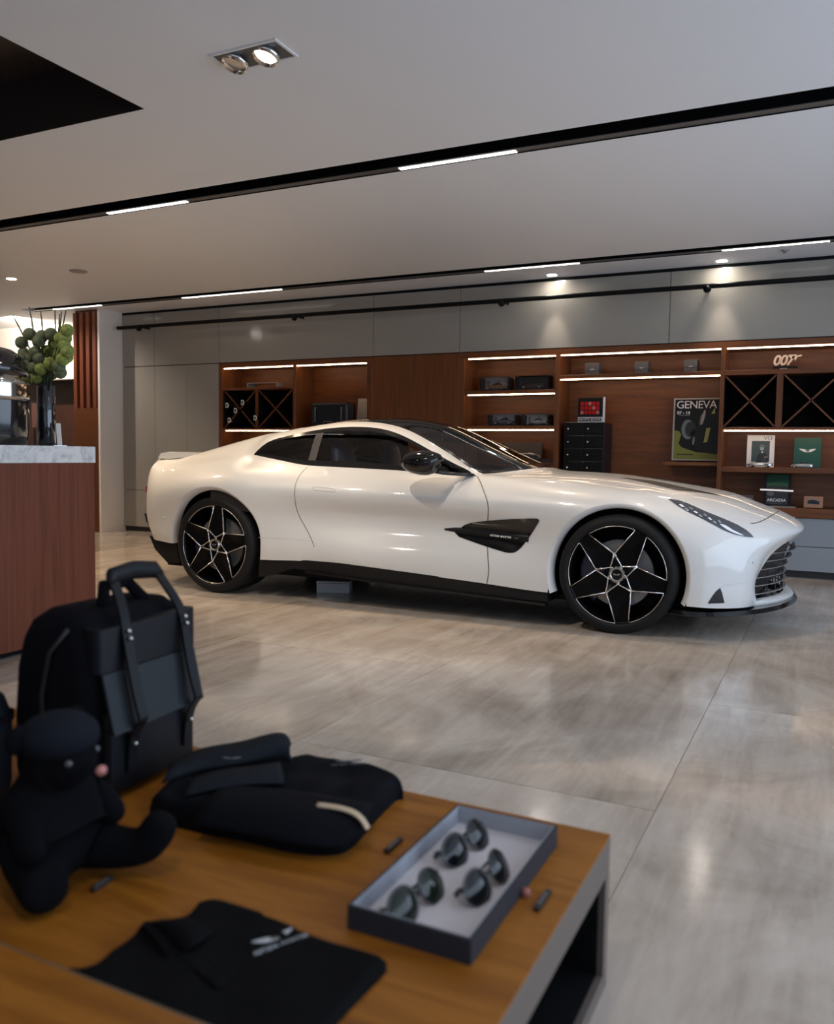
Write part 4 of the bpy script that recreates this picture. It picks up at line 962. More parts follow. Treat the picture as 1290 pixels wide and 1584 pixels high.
# lower shelf: dark ARCADIA picture, small orange picture, grey plaque, leaflet
o, w, h = card('framed_picture', 1184, 1226, 733, 8.12, .606, pbk, 'dark framed picture with green sky and white ARCADIA title', 'picture', .015)
MB().box(w*.09, w*.90, -.0015, -.0002, h*.05, h*.97).build('print', M('print_stone', (.055, .048, .05), .5), o)
pl(o, w, h, [(.09, .66), (.90, .66), (.90, .97), (.09, .97)], M('print_green', (.014, .055, .03), .5), 1); pl(o, w, h, [(.09, .62), (.9, .62), (.9, .72), (.5, .75), (.09, .71)], M('print_green2', (.05, .12, .06), .5), 2)
pl(o, w, h, ell(.25, .38, .14, .06), M('print_mist', (.16, .15, .15), .5), 1)
text_mesh('heading', 'ARCADIA', .036, pwh, o, .0006, M4=Matrix.Translation((w*.48, -.003, h*.185)) @ FACE_Y, bold=.001)
MB().box(w*.25, w*.72, -.003, -.002, h*.09, h*.10).build('small_print', pgr, o)
lb = M('bar_glow_white', (.9, .85, .82), .3, emit=(1, .9, .85), es=.5)  # white bar given a faint glow of its own, though no lamp
MB().tube([(-.03, -.012, h*.50), (w+.02, -.012, h*.485)], .007, 8).build('retaining_bar', lb, o)
o, w, h = card('small_picture', 1247, 1276.5, 768, 8.10, .606, M('orange_frame', (.50, .24, .13), .4), 'small orange-framed picture of a dark car on the lower shelf', 'picture', .02)
MB().box(w*.13, w*.86, -.0015, -.0002, h*.2, h*.86).build('print', M('print_peach', (.42, .25, .17), .5), o)
pl(o, w, h, [(.2, .35), (.8, .3), (.82, .55), (.62, .66), (.42, .7), (.2, .6)], M('print_navy', (.03, .035, .05), .5), 1)
MB().box(0, w, -.05, -.002, -.0005, .008).build('base', M('orange_frame', (.50, .24, .13), .4), o)
o, w, h = card('grey_plaque', 1147, 1168, 766, 8.12, .606, M('plaque_grey', (.12, .085, .09), .4), 'small grey plaque just above the bonnet edge', 'plaque')
MB().box(w*.15, w*.85, -.0012, -.0002, h*.3, h*.75).build('print', pgr, o)
a = at_y(1190, 786, 8.03); b = at_y(1230, 786, 8.03)
tag(MB().box(0, b.x-a.x, 0, .16, 0, .006).build('leaflet', M('leaflet', (.45, .36, .34), .5), None, (a.x, 7.99, .604)), 'pale folded leaflet lying in front of the dark framed picture', 'leaflet')
# boxed model cars
acr = glass_mat('acrylic', (.93, .93, .93))
def model_box(px0, px1, pyt, zb, label, carm, bright):
    Y = 8.07; a = at_y(px0, 620, Y); b = at_y(px1, 620, Y); w = b.x-a.x; h = min(.155, at_y((px0+px1)/2, pyt, Y).z-zb)
    o = empty('model_display_box', (a.x, Y, zb), label=label, cat='model box', group='boxed model cars')
    MB().box(0, w, 0, .13, 0, .018).build('base', pbk, o); MB().box(0, w, .122, .13, .018, h).build('back_card', M('box_card_%s' % bright, (.62, .64, .70) if bright else (.03, .02, .018), .4), o)
    MB().box(0, w, 0, .13, h-.004, h).build('lid', acr, o); MB().box(w-.022, w, 0, .13, .018, h-.012).build('end_panel', pbk, o); MB().box(0, .012, 0, .13, .018, h-.012).build('end_panel', pbk, o)
    MB().box(.012, w-.022, .001, .003, .018, h-.012).build('window', acr, o)
    c = model_car('display_model', (w*.47, .062, .018), w*.74, math.radians(180), None, carm, None, None); c.parent = o
    if bright:
        for k in range(5): MB().box(w*(.1+.17*k), w*(.17+.17*k), .119, .1215, .04+.02*(k % 3), h*.8-.015*(k % 2)).build('card_print', pwh if k % 2 else pgr, o)
    return o
model_box(742, 788, 583, 1.668, 'boxed orange model car on the upper lit shelf', M('model_orange', (.60, .25, .08), .25, coat=1), 1)
model_box(796, 849, 581, 1.668, 'dark boxed red-brown model car on the upper lit shelf', M('model_brown', (.10, .03, .02), .25, coat=1), 0)
model_box(755, 800, 640, 1.316, 'boxed violet-grey model car on the middle lit shelf', M('model_violet', (.16, .14, .22), .25, coat=1), 1)
model_box(808, 851, 640, 1.316, 'boxed pale silver model car on the middle lit shelf', M('model_pale', (.62, .66, .70), .2, .3), 1)
o, w, h = card('dark_picture', 775, 838, 684, 8.18, .931, M('dark_panel', (.03, .018, .013), .4), 'dark unlit picture panel leaning below the lit shelves', 'picture', .02)
MB().box(.012, w-.012, -.0015, -.0002, .012, h-.012).build('print', M('dark_print', (.045, .030, .024), .3), o)
bs = empty('book_stack', (at_y(828, 715, 8.02).x, 8.02, .931), label='two dark brown books stacked beside the leaning dark panel', cat='books')
MB().box(0, .19, 0, .2, 0, .03).build('book', M('book_brown', (.10, .035, .02), .4), bs, bevel=.003); MB().box(.02, .19, .01, .19, .031, .06).build('book', M('book_dark', (.03, .02, .018), .4), bs, bevel=.003)
# left bay things
for k, (px, py, pr_, lab) in enumerate(((389, 649-25+13, 0, 'upper bottle lying in the left rack cross'), (0, 0, 0, ''),)):
    pass
foil = M('foil_white', (.75, .74, .72), .35); bot = M('bottle_black', (.006, .007, .007), .12, coat=.5)
bl_ = [(374.5, 622.5, 7.86, 'black bottle with white neck band at the top of the rack cross'), (363.5, 635, 7.88, 'black bottle with white neck band at the middle of the left rack'), (350.5, 627, 7.84, 'black bottle with white neck band, leftmost and sticking furthest out'), (354, 650, 7.84, 'black bottle with white neck band, lowest in the left rack'), (394, 646.5, 7.90, 'black bottle with white neck band beside the rack post')]
for px, py, Yn, lab in bl_:
    p = at_y(px, py, Yn); o = empty('bottle', (p.x, Yn, p.z), label=lab, cat='bottle', group='bottles in the left rack')
    MB().lathe([(.001, 0), (.014, 0), (.016, .004), (.016, .05), (.018, .09), (.030, .15), (.032, .16), (.032, .33), (.026, .338), (.001, .332)], 20, axis='y').build('bottle_body', bot, o, smooth=True, angle=50)
    rings = []
    for r_, y_ in ((.0165, .006), (.030, .004), (.030, -.001), (.0165, -.001)):
        rings.append([(r_*math.cos(q*math.pi/10)*1.0, y_, r_*math.sin(q*math.pi/10)) if math.cos(q*math.pi/10) > -.45 else (r_*-.45/.9, y_, r_*math.copysign(.9, math.sin(q*math.pi/10))) for q in range(20)])
    MB().ring(rings, closed_u=True).build('neck_label', foil, o)
o = empty('acrylic_stand', (at_y(382, 595, 8.05).x, 8.05, 1.765), label='low clear acrylic stand on top of the left bottle rack', cat='stand')
w = at_y(428, 595, 8.05).x-o.location.x
MB().box(0, w, 0, .14, .05, .057).build('plate', M('acrylic_grey', (.35, .30, .27), .15), o); MB().box(0, .006, 0, .14, 0, .05).build('foot', M('acrylic_grey', (.35, .30, .27), .15), o); MB().box(w-.006, w, 0, .14, 0, .05).build('foot', M('acrylic_grey', (.35, .30, .27), .15), o)
cs_ = empty('black_case', (at_y(480, 640, 8.0).x, 8.0, 1.297), label='black rounded travel case on the shelf beside the bottle racks', cat='case')
w = at_y(537, 640, 8.0).x-cs_.location.x
MB().box(0, w, 0, .2, 0, .285).build('shell', M('case_black', (.010, .010, .012), .25, coat=.4), cs_, bevel=.03, seg=4)
for x in (.07, w-.07):
    MB().tube([(x, -.006, .06), (x, -.012, .15), (x, -.006, .23)], .009, 8).build('strap', M('case_grey', (.10, .10, .11), .4), cs_, smooth=True)
MB().tube([(w*.36, -.004, .05), (w*.40, -.02, .07), (w*.6, -.02, .07), (w*.64, -.004, .05)], .007, 8).build('handle', M('case_grey', (.10, .10, .11), .4), cs_, smooth=True)
o, w, h = card('magazine', 551, 566, 616, 8.16, 1.297, M('magazine_white', (.55, .47, .41), .5), 'narrow pale magazine standing at the right of the black case', 'magazine', .012, -6)
for k in range(3): MB().box(w*(.15+.27*k), w*(.33+.27*k), -.001, -.0002, h*.12, h*.9).build('printed_column', M('magazine_print', (.42, .36, .31), .5), o)
# grey box under the car
g = empty('grey_box', (-3.352, 5.175, 0), math.radians(24), 'flat pale grey box on the floor beneath the car', 'box')
MB().box(0, .24, 0, .20, 0, .07).build('base', M('pale_grey_card', (.50, .52, .55), .5), g, bevel=.003); MB().box(-.003, .243, -.003, .203, .071, .086).build('lid', M('pale_grey_card', (.50, .52, .55), .5), g, bevel=.003)
# ================================================================ reception counter on the left
marble = noise_mat('white_marble', [(.42, .43, .45), (.66, .67, .68), (.80, .80, .80), (.84, .84, .83)], (1, 2.2, 2.2), 3.2, 9, .18, 1.6, stops=[.34, .46, .54, .7], nrough=.65)
ct = empty('reception_counter', (-3.54, 3.30, 0), label='reddish wood reception counter with thick white marble top', cat='counter')
MB().box(-.80, -.06, -3.4, -.06, 0, .035).build('plinth', black_matt, ct)
MB().box(-.82, -.006, -3.42, -.006, .035, .952).build('body', wood_r, ct)
MB().box(-.84, 0, -3.44, 0, .952, 1.038).build('marble_top', marble, ct, bevel=.002, seg=1)
CT = 1.038
# vase with green spheres
vc = at_x(72.5, 690, -3.76); VX, VY = vc.x, vc.y
va = empty('vase', (VX, VY, CT), label='glossy black cylinder vase standing on the marble counter', cat='vase')
MB().lathe([(.001, 0), (.043, 0), (.045, .004), (.045, .315), (.043, .318), (.040, .315), (.040, .03), (.001, .03)], 32).build('cylinder', M('vase_black', (.008, .009, .014), .06, coat=1), va, smooth=True, angle=40)
fl_m = noise_mat('flower_green', [(.10, .14, .02), (.20, .24, .05), (.30, .32, .09)], (1, 1, 1), 55, 3, .75, .2, bump=.8)
fl_d = noise_mat('flower_grey_green', [(.05, .07, .03), (.10, .12, .06), (.16, .18, .09)], (1, 1, 1), 55, 3, .75, .2, bump=.8)
stem = M('stem_green', (.035, .05, .022), .6)
bo = empty('flower_arrangement', (VX, VY, CT+.31), label='arrangement of round green flower heads and bare twigs in the black vase', cat='flowers')
balls = [(65, 520, 0), (79, 517, 0), (104, 511, 1), (33.5, 530, 0), (46, 517, 0), (60, 528, 0), (93, 523.5, 1), (100, 535, 1), (37, 546, 0), (55, 545, 0), (73, 544, 1), (87.5, 549, 1), (104, 543, 1), (32, 557, 0), (45, 556, 0), (60, 555, 0), (78, 563, 1), (91, 566, 0), (97, 556, 1), (103, 552, 1), (40, 566, 0), (63, 571, 1), (80, 578, 1), (93, 576, 0), (47, 582, 1), (57, 583, 1), (69, 587, 1), (52, 570, 0), (85, 532, 1), (36, 553, 0), (100, 523, 1)]
random.seed(7)
for k, (px, py, b) in enumerate(balls):
    Yb = VY+random.uniform(-.07, .07) if k % 3 else VY-.05
    p = at_y(px, py, Yb); c = (p.x-VX, Yb-VY, p.z-CT-.31); r = random.uniform(.031, .036)
    MB().ball(c, r, 14, 10).build('flower_head', fl_m if b else fl_d, bo, smooth=True)
    MB().tube([(c[0]*.1, c[1]*.1, -.03), (c[0]*.45, c[1]*.45, c[2]*.5), c], .0025, 5).build('flower_stem', stem, bo)
for (xa, ya), (xb, yb) in (((46, 540), (20.5, 489)), ((52, 515), (45, 475)), ((66, 520), (63, 482)), ((85, 535), (85, 479)), ((91, 520), (95, 482)), ((94, 515), (102, 480)), ((89, 525), (92, 486))):
    a = at_y(xa, ya, VY); b = at_y(xb, yb, VY+.02); q = lambda p: (p.x-VX, p.y-VY, p.z-CT-.31)
    mid = q(a.lerp(b, .5)); MB().tube([(0, 0, .0), q(a), (mid[0]+.003, mid[1], mid[2]), q(b)], [.004, .0042, .0042, .0028], 6).build('twig', stem, bo)
# glossy dome at the left edge
dc = at_x(-14, 690, -3.80)
do = empty('dome', (-3.80, dc.y-.02, CT), label='glossy black dome with a polished band at the left edge of the counter', cat='dome')
MB().lathe([(.001, 0), (.17, 0), (.185, .01), (.19, .05), (.20, .17), (.201, .22)], 48).build('base', M('dome_black', (.006, .006, .007), .12, coat=.6), do, smooth=True, angle=50)
MB().lathe([(.201, .221), (.204, .24), (.204, .30), (.203, .34)], 48).build('band', M('dome_metal', (.50, .47, .42), .10, 1), do, smooth=True)
MB().lathe([(.203, .341), (.195, .39), (.17, .44), (.12, .475), (.06, .49), (.001, .494)], 48).build('cap', M('dome_black', (.006, .006, .007), .12, coat=.6), do, smooth=True)
# picture easel, white box, tablet stand behind the vase
ez = empty('menu_frame', (*at_x(54, 690, -3.91).xy, CT), math.radians(-20), 'small pink menu in a steel frame left of the black vase', 'frame')
MB().box(-.04, .03, 0, .006, .10, .235).build('panel', M('menu_pink', (.42, .20, .16), .5), ez); MB().tube([(-.052, -.012, .245), (-.022, -.04, .10)], .0045, 6).build('steel_edge', steel, ez)
MB().box(-.045, .035, -.004, .01, .235, .243).build('top_edge', M('frame_brown', (.10, .05, .035), .4), ez); MB().tube([(0, .003, .10), (0, .003, .004)], .008, 8).build('stem', M('frame_brown', (.10, .05, .035), .4), ez); MB().lathe([(.001, 0), (.04, 0), (.04, .006), (.001, .008)], 20).build('foot', M('frame_brown', (.10, .05, .035), .4), ez)
pb = empty('paper_box', (*at_x(25, 690, -4.02).xy, CT), math.radians(-25), 'pale pinkish carton behind the dome and vase', 'box')
MB().box(-.03, .03, 0, .05, 0, .12).build('carton', M('carton_pink', (.40, .30, .28), .5), pb, bevel=.003); MB().prism([(-.028, .121), (.028, .121), (.022, .14), (-.015, .14)], 'y', .01, .045).build('flap', M('carton_pink', (.40, .30, .28), .5), pb)
tb = empty('tablet_stand', (*at_x(92, 690, -3.655).xy, CT), math.radians(-28), 'slim steel tablet stand leaning right of the black vase', 'stand')
MB().prism([(-.028, .115), (-.022, .12), (.012, .0), (.004, .0)], 'y', -.012, .012).build('leaning_plate', steel, tb); MB().tube([(-.026, 0, .112), (-.028, 0, .0)], .004, 8).build('back_leg', steel, tb); MB().box(-.035, .02, -.032, .032, 0, .004).build('base', steel, tb)

# ================================================================ display table in the foreground
TZ = .300
oak = noise_mat('oak_top', [(.19, .062, .007), (.28, .098, .010), (.35, .13, .016), (.24, .082, .009)], (1.1, 9, 1), 2.0, 7, .42, .6, bump=.08, spec=.25)
taupe = M('taupe_edge', (.15, .118, .098), .5)
XT0, XT1, YT0, YT1 = -2.7, -.353, .765, 1.582
tb_ = empty('display_table', (XT1, YT1, 0), label='low brown display table with an open hollow end and taupe edges', cat='table')
Lx, Ly = XT0-XT1, YT0-YT1
MB().box(Lx, 0, Ly, 0, TZ-.075, TZ-.004).build('top_frame', taupe, tb_, bevel=.0015, seg=1)
npl = 6
for k in range(npl):
    y0, y1 = Ly+(-Ly)*k/npl, Ly+(-Ly)*(k+1)/npl
    MB().box(Lx, 0, y0+(.0003 if k else 0), y1-(.0003 if k < npl-1 else 0), TZ-.004, TZ).build('top_plank', oak, tb_)
MB().box(Lx, 0, -.03, 0, .032, TZ-.075).build('side_panel', taupe, tb_); MB().box(Lx, 0, Ly, Ly+.03, .032, TZ-.075).build('side_panel', taupe, tb_)
MB().box(Lx, 0, Ly, 0, 0, .032).build('bottom_panel', taupe, tb_)
MB().box(-.62, -.60, Ly+.031, -.031, .033, TZ-.076).build('inner_panel', black_matt, tb_)
MB().box(-.60, -.012, Ly+.031, -.031, .0325, .036).build('inner_floor', black_matt, tb_); MB().box(-.60, -.012, -.034, -.031, .036, TZ-.077).build('inner_lining', black_matt, tb_)
NT = .345; e0 = at_z(0, 1457, NT)
nt_ = empty('near_table', (-.30, e0.y, 0), label='slightly taller brown table top cropped at the bottom left corner', cat='table')
MB().box(-2.6, 0, -.9, -.004, NT-.04, NT).build('top', oak, nt_); MB().box(-2.6, 0, -.004, 0, NT-.04, NT-.0005).build('front_edge', M('edge_grey', (.12, .09, .06), .5), nt_)
for x in (-2.5, -.1):
    for y in (-.8, -.08): MB().box(x-.03, x+.03, y-.03, y+.03, 0, NT-.04).build('leg', taupe, nt_)

# tray with sunglasses
slate = M('tray_slate', (.026, .029, .038), .55, spec=.3); lilac = M('tray_lining', (.62, .585, .61), .6)
ty = empty('display_tray', (-.634, 1.070, TZ), label='slate tray with a pale grey lining holding three sunglasses', cat='tray')
tw, tl_ = .2035, .418; th = .038
MB().box(0, tw, 0, tl_, 0, .004).build('base', slate, ty); MB().box(.006, tw-.006, .006, tl_-.006, .004, .006).build('lining', lilac, ty)
for bx in ((0, tw, 0, .005), (0, tw, tl_-.005, tl_), (0, .005, .005, tl_-.005), (tw-.005, tw, .005, tl_-.005)):
    MB().box(*bx, .004, th).build('wall', slate, ty)
for bx in ((.005, tw-.005, .0052, .0065), (.005, tw-.005, tl_-.0065, tl_-.0052), (.0052, .0065, .0065, tl_-.0065), (tw-.0065, tw-.0052, .0065, tl_-.0065)):
    MB().box(*bx, .006, th+.0004).build('inner_wall', M('tray_inner', (.36, .38, .43), .55), ty)
lens_m = M('sunglass_lens', (.008, .009, .010), .06, spec=.35); fr_m = M('sunglass_frame', (.010, .010, .011), .2, coat=.5)
def sunglasses(px, py, rz, label, green=False, round_=False):
    p = at_z(px, py, TZ+.028)
    s = empty('sunglasses', (p.x, p.y, TZ+.0062), rz, label, 'sunglasses', 'sunglasses in the tray')
    tilt = math.radians(-32)
    lm = M('sunglass_lens_green', (.012, .018, .011), .06, spec=.35) if green else lens_m
    K = 1.12
    def tf(y, z, b=0):    # width y, height z on the front plane; bulge b outwards (+x), plane leaning back
        x = b-.006*((y/.06)**2); return (K*(x*math.cos(tilt)+z*math.sin(tilt)), K*y, K*(-x*math.sin(tilt)+z*math.cos(tilt)+.0205))
    for sg in (-1, 1):
        ol = []
        for k in range(28):
            a = 2*math.pi*k/28; ry, rz_ = .0290, .0245
            y = sg*.0365+ry*math.cos(a)*(1 if round_ else (1+.05*math.sin(a))); z = rz_*math.sin(a)-(0 if round_ else .004*sg*-math.cos(a)*(-1))
            if not round_ and math.sin(a) < 0: y += -sg*.004*math.sin(a)*-1
            ol.append((y, z))
        m = MB(); cy = sum(q[0] for q in ol)/28; cz = sum(q[1] for q in ol)/28
        vs = [tf(cy, cz, .006)]; fs = []
        for ring_ in (.35, .7, 1):
            for (y, z) in ol: vs.append(tf(cy+(y-cy)*ring_, cz+(z-cz)*ring_, .006*(1-ring_**2)))
        for j in range(28): fs.append((0, 1+j, 1+(j+1) % 28))
        for q in range(2):
            for j in range(28): a_ = 1+q*28+j; b_ = 1+q*28+(j+1) % 28; fs.append((a_, a_+28, b_+28, b_))
        m.add(vs, fs).build('lens', lm, s, smooth=True)
        MB().tube([tf(y, z, 0) for y, z in ol], .0022, 6, closed=True).build('rim', fr_m, s, smooth=True)
        h0 = Vector(tf(sg*.066, .010)); MB().tube([tf(sg*.062, .010), h0, (h0.x-.012, h0.y-sg*.004, h0.z-.006), (-.026-.006*sg, sg*.035, .012), (-.030-.006*sg, -sg*.055, .006)], [.0028, .0032, .003, .0028, .0035], 6).build('temple', fr_m, s, smooth=True)
    MB().tube([tf(-.010, .006), tf(0, .010, .002), tf(.010, .006)], .0020, 6).build('bridge', fr_m, s, smooth=True)
    return s
sunglasses(724, 1303, math.radians(-8), 'dark sunglasses lying furthest back in the tray')
sunglasses(758, 1356, math.radians(-4), 'mirror-black sunglasses nearest the right wall of the tray', round_=True)
sunglasses(648, 1386, math.radians(-8), 'green-black sunglasses nearest the front left of the tray', green=True)
# name bars and a pink stopper
def bar(a, b, label, wd=.011):
    p = at_z(*a, TZ); q = at_z(*b, TZ); d = q-p; L_ = d.length
    o = empty('name_bar', ((p.x+q.x)/2, (p.y+q.y)/2, TZ), math.atan2(d.y, d.x), label, 'name bar', 'small black name bars on the table')
    MB().box(-L_/2, L_/2, -wd/2, wd/2, 0, .008).build('bar', M('bar_black', (.014, .014, .015), .35), o, bevel=.0015)
    for k in range(3): MB().box(-L_*.3+k*L_*.22, -L_*.3+k*L_*.22+L_*.13, -wd*.2, wd*.2, .008, .0086).build('raised_letter', M('bar_grey', (.18, .18, .18), .4), o)
bar((597, 1321), (620, 1301), 'small black name bar between the folded jacket and the tray'); bar((829, 1411), (849, 1382), 'small black name bar right of the tray'); bar((142, 1381), (173, 1361), 'small dark name bar at the foot of the teddy bear', .009)
pk_ = at_z(813, 1387, TZ)
tag(MB().lathe([(.001, 0), (.006, 0), (.0075, .002), (.0075, .010), (.006, .013), (.001, .0135)], 16).build('stopper', M('stopper_pink', (.36, .13, .11), .45), None, (pk_.x, pk_.y, TZ), smooth=True), 'tiny dusty pink stopper beside the tray wall', 'stopper')

# ---- cloth goods: outlines on the table, rounded edges and folds
navyc = noise_mat('navy_cloth', [(.0025, .003, .005), (.0055, .006, .009)], (1, 1, 1), 160, 3, .9, .2, bump=.25, spec=.12)
blackc = noise_mat('black_cloth', [(.0025, .0025, .003), (.005, .005, .006)], (1, 1, 1), 160, 3, .9, .2, bump=.25, spec=.12)
def inside_poly(pts, x, y):
    c = False; k = len(pts)
    for i in range(k):
        (x1, y1), (x2, y2) = pts[i], pts[i-1]
        if (y1 > y) != (y2 > y) and x < (x2-x1)*(y-y1)/(y2-y1)+x1: c = not c
    return c
def seg_d(p, a, b):
    ax, ay = a; bx, by = b; dx, dy = bx-ax, by-ay; t = max(0, min(1, ((p[0]-ax)*dx+(p[1]-ay)*dy)/(dx*dx+dy*dy+1e-12))); return math.hypot(p[0]-ax-t*dx, p[1]-ay-t*dy)
def mound(name, outline, hfun, edge, mat, parent, org, step=.008):
    ol = smooth_path(outline, 6, True); pts = [Vector(p) for p in ol]
    xs = [p[0] for p in ol]; ys = [p[1] for p in ol]; x = min(xs)
    while x < max(xs):
        y = min(ys)
        while y < max(ys):
            if inside_poly(ol, x, y) and min(seg_d((x, y), ol[i-1], ol[i]) for i in range(len(ol))) > step*.3: pts.append(Vector((x, y)))
            y += step
        x += step
    res = geometry.delaunay_2d_cdt(pts, [], [list(range(len(ol)))], 1, 1e-5); vs = []
    nv = len(res[0])
    for q in res[0]:
        d = min(seg_d(q, ol[i-1], ol[i]) for i in range(len(ol))); t = min(d/edge, 1)
        vs.append((q.x-org[0], q.y-org[1], .002+hfun(q.x, q.y)*(.35+.65*math.sqrt(1-(1-t)**2))))
    bedge = res[1]; m = MB(); m.add(vs+[(v[0], v[1], 0) for v in vs], [tuple(f) for f in res[2]])
    # skirt
    no = len(ol)
    for i in range(no): m.f.append((i, (i+1) % no, nv+(i+1) % no, nv+i)); m.mi.append(0)
    return m.build(name, mat, parent, smooth=True)
def tz(pts, z): return [(lambda p: (p.x, p.y))(at_z(px, py, z)) for px, py in pts]
def fold(x, y, a, b, c): return a*math.sin(b*x+c*y)
# folded jacket
J0 = tz([(236, 1268), (300, 1287), (380, 1303), (450, 1319), (510, 1324), (545, 1312), (580, 1272), (612, 1240)], TZ)
J1 = tz([(624, 1200), (600, 1186), (540, 1170), (480, 1163), (452, 1166), (420, 1160), (340, 1170), (270, 1195), (240, 1215)], TZ+.05)
JC = (sum(p[0] for p in J0)/8, sum(p[1] for p in J0)/8)
jk = empty('folded_jacket', (*JC, TZ), label='folded dark navy jacket with a cream cuff stripe on the table', cat='jacket')
def hj(x, y): return .047+.003*math.sin(30*x+21*y)+.002*math.sin(50*y-20*x)+.0015*math.sin(80*x+30*y)
mound('body', J0+J1, hj, .022, navyc, jk, JC)
def on_j(px, py, z=.052): p = at_z(px, py, TZ+z); return Vector((p.x-JC[0], p.y-JC[1], z))
def sheet(name, rowsP, mat, parent, th=.006, sub=5):
    """smooth cloth strip through rows of 3D points"""
    R0 = [np.array([list(p) for p in r_], float) for r_ in rowsP]; out = []
    for r_ in R0: out.append(natcub(np.arange(len(r_), dtype=float), r_, np.linspace(0, len(r_)-1, (len(r_)-1)*sub+1)))
    A_ = np.stack(out); k = len(R0)
    cols = [natcub(np.arange(k, dtype=float), A_[:, j], np.linspace(0, k-1, (k-1)*sub+1)) for j in range(A_.shape[1])] if k > 2 else [np.linspace(A_[0, j], A_[1, j], sub+1) for j in range(A_.shape[1])]
    B_ = np.stack(cols, 1); n, mm = B_.shape[:2]
    vs = [tuple(p) for p in B_.reshape(-1, 3)]; fs = [(i*mm+j, i*mm+j+1, (i+1)*mm+j+1, (i+1)*mm+j) for i in range(n-1) for j in range(mm-1)]
    o = MB().add(vs, fs).build(name, mat, parent, smooth=True); s = o.modifiers.new('thickness', 'SOLIDIFY'); s.thickness = th; s.offset = 0; return o
# collar: standing lining and folded front edges
coll = noise_mat('collar_cloth', [(.006, .008, .012), (.011, .014, .020)], (1, 1, 1), 160, 3, .85, .2, bump=.25, spec=.2)
sheet('collar', [[on_j(250, 1212, .050), on_j(310, 1192, .056), on_j(370, 1182, .058), on_j(425, 1172, .056), on_j(452, 1180, .050)],
                 [on_j(258, 1195, .066), on_j(320, 1172, .074), on_j(380, 1160, .080), on_j(428, 1150, .084), on_j(448, 1160, .070)],
                 [on_j(262, 1182, .062), on_j(315, 1158, .072), on_j(375, 1147, .080), on_j(432, 1134, .088), on_j(450, 1152, .074)]], coll, jk, .004)
sheet('lapel', [[on_j(285, 1232, .052), on_j(330, 1222, .058), on_j(380, 1214, .060), on_j(440, 1212, .056)], [on_j(292, 1216, .060), on_j(335, 1203, .068), on_j(385, 1196, .070), on_j(436, 1190, .064)], [on_j(300, 1206, .056), on_j(340, 1192, .062), on_j(390, 1186, .064), on_j(432, 1180, .060)]], coll, jk, .004)
sheet('sleeve', [[on_j(300, 1278, .034), on_j(380, 1290, .036), on_j(460, 1306, .034), on_j(530, 1312, .026)], [on_j(320, 1240, .062), on_j(400, 1250, .064), on_j(480, 1262, .062), on_j(560, 1278, .046)], [on_j(350, 1215, .054), on_j(430, 1222, .056), on_j(510, 1232, .056), on_j(575, 1246, .046)]], navyc, jk, .006)
cr_m = M('cream_stripe', (.60, .47, .32), .7)
sheet('cuff_stripe', [[on_j(489, 1248, .0655), on_j(520, 1252, .0665), on_j(550, 1263, .062), on_j(566, 1284, .048)], [on_j(491, 1242, .0655), on_j(522, 1246, .0665), on_j(554, 1257, .062), on_j(572, 1280, .048)]], cr_m, jk, .003)
def emblem(parent, c, s, rz, z, mat, txt=True):
    F4 = Matrix.Translation((c[0], c[1], z)) @ Matrix.Rotation(rz, 4, 'Z')
    wings('embroidered_wings', s, mat, F4 @ Matrix.Translation((0, s*.2, 0)), parent, .0012)
    if txt: text_mesh('embroidered_name', 'ASTON MARTIN', s*.16, mat, parent, .0008, M4=F4 @ Matrix.Translation((0, -s*.08, 0)), spacing=1.15)
thread = M('thread_grey', (.30, .31, .33), .6)
c_ = on_j(540, 1182, .055); emblem(jk, c_, .060, math.radians(35), .0565, M('thread_dim', (.12, .125, .135), .6), True)
c_ = on_j(357, 1176, .083); emblem(jk, c_, .040, math.radians(30), .084, M('thread_dim', (.12, .125, .135), .6), False)
# polo shirt
P0 = tz([(135, 1500), (175, 1473), (206, 1448), (222, 1428), (250, 1424), (288, 1420), (305, 1402), (332, 1394), (372, 1403), (430, 1426), (500, 1456), (560, 1474), (592, 1484), (598, 1496), (585, 1512), (550, 1548), (510, 1596)], TZ+.006)+[(-.50, .772), (-.70, .772), (-.93, .785)]
PC = (sum(p[0] for p in P0)/len(P0), sum(p[1] for p in P0)/len(P0))
po_ = empty('polo_shirt', (*PC, TZ), label='flat black polo shirt with white wings embroidery in the foreground', cat='shirt')
mound('body', P0, lambda x, y: .012+.0015*math.sin(40*x+30*y)+.001*math.sin(80*y-33*x), .012, blackc, po_, PC)
def on_p(px, py, z=.014): p = at_z(px, py, TZ+z); return Vector((p.x-PC[0], p.y-PC[1], z))
sheet('collar', [[on_p(236, 1428, .014), on_p(262, 1448, .016), on_p(282, 1474, .016)], [on_p(262, 1424, .024), on_p(290, 1440, .028), on_p(300, 1462, .026)], [on_p(290, 1420, .016), on_p(315, 1430, .018), on_p(330, 1444, .016)]], blackc, po_, .003)
sheet('collar', [[on_p(215, 1436, .013), on_p(232, 1452, .014), on_p(252, 1478, .014)], [on_p(222, 1430, .024), on_p(244, 1452, .024), on_p(262, 1478, .020)]], blackc, po_, .003)
sheet('placket', [[on_p(268, 1476, .0155), on_p(300, 1500, .0155), on_p(335, 1530, .0155)], [on_p(285, 1470, .0155), on_p(318, 1492, .0155), on_p(352, 1522, .0155)]], blackc, po_, .002)
c_ = on_p(432, 1459, .014); emblem(po_, c_, .066, math.radians(62), .0150, M('thread_white', (.55, .57, .60), .6))

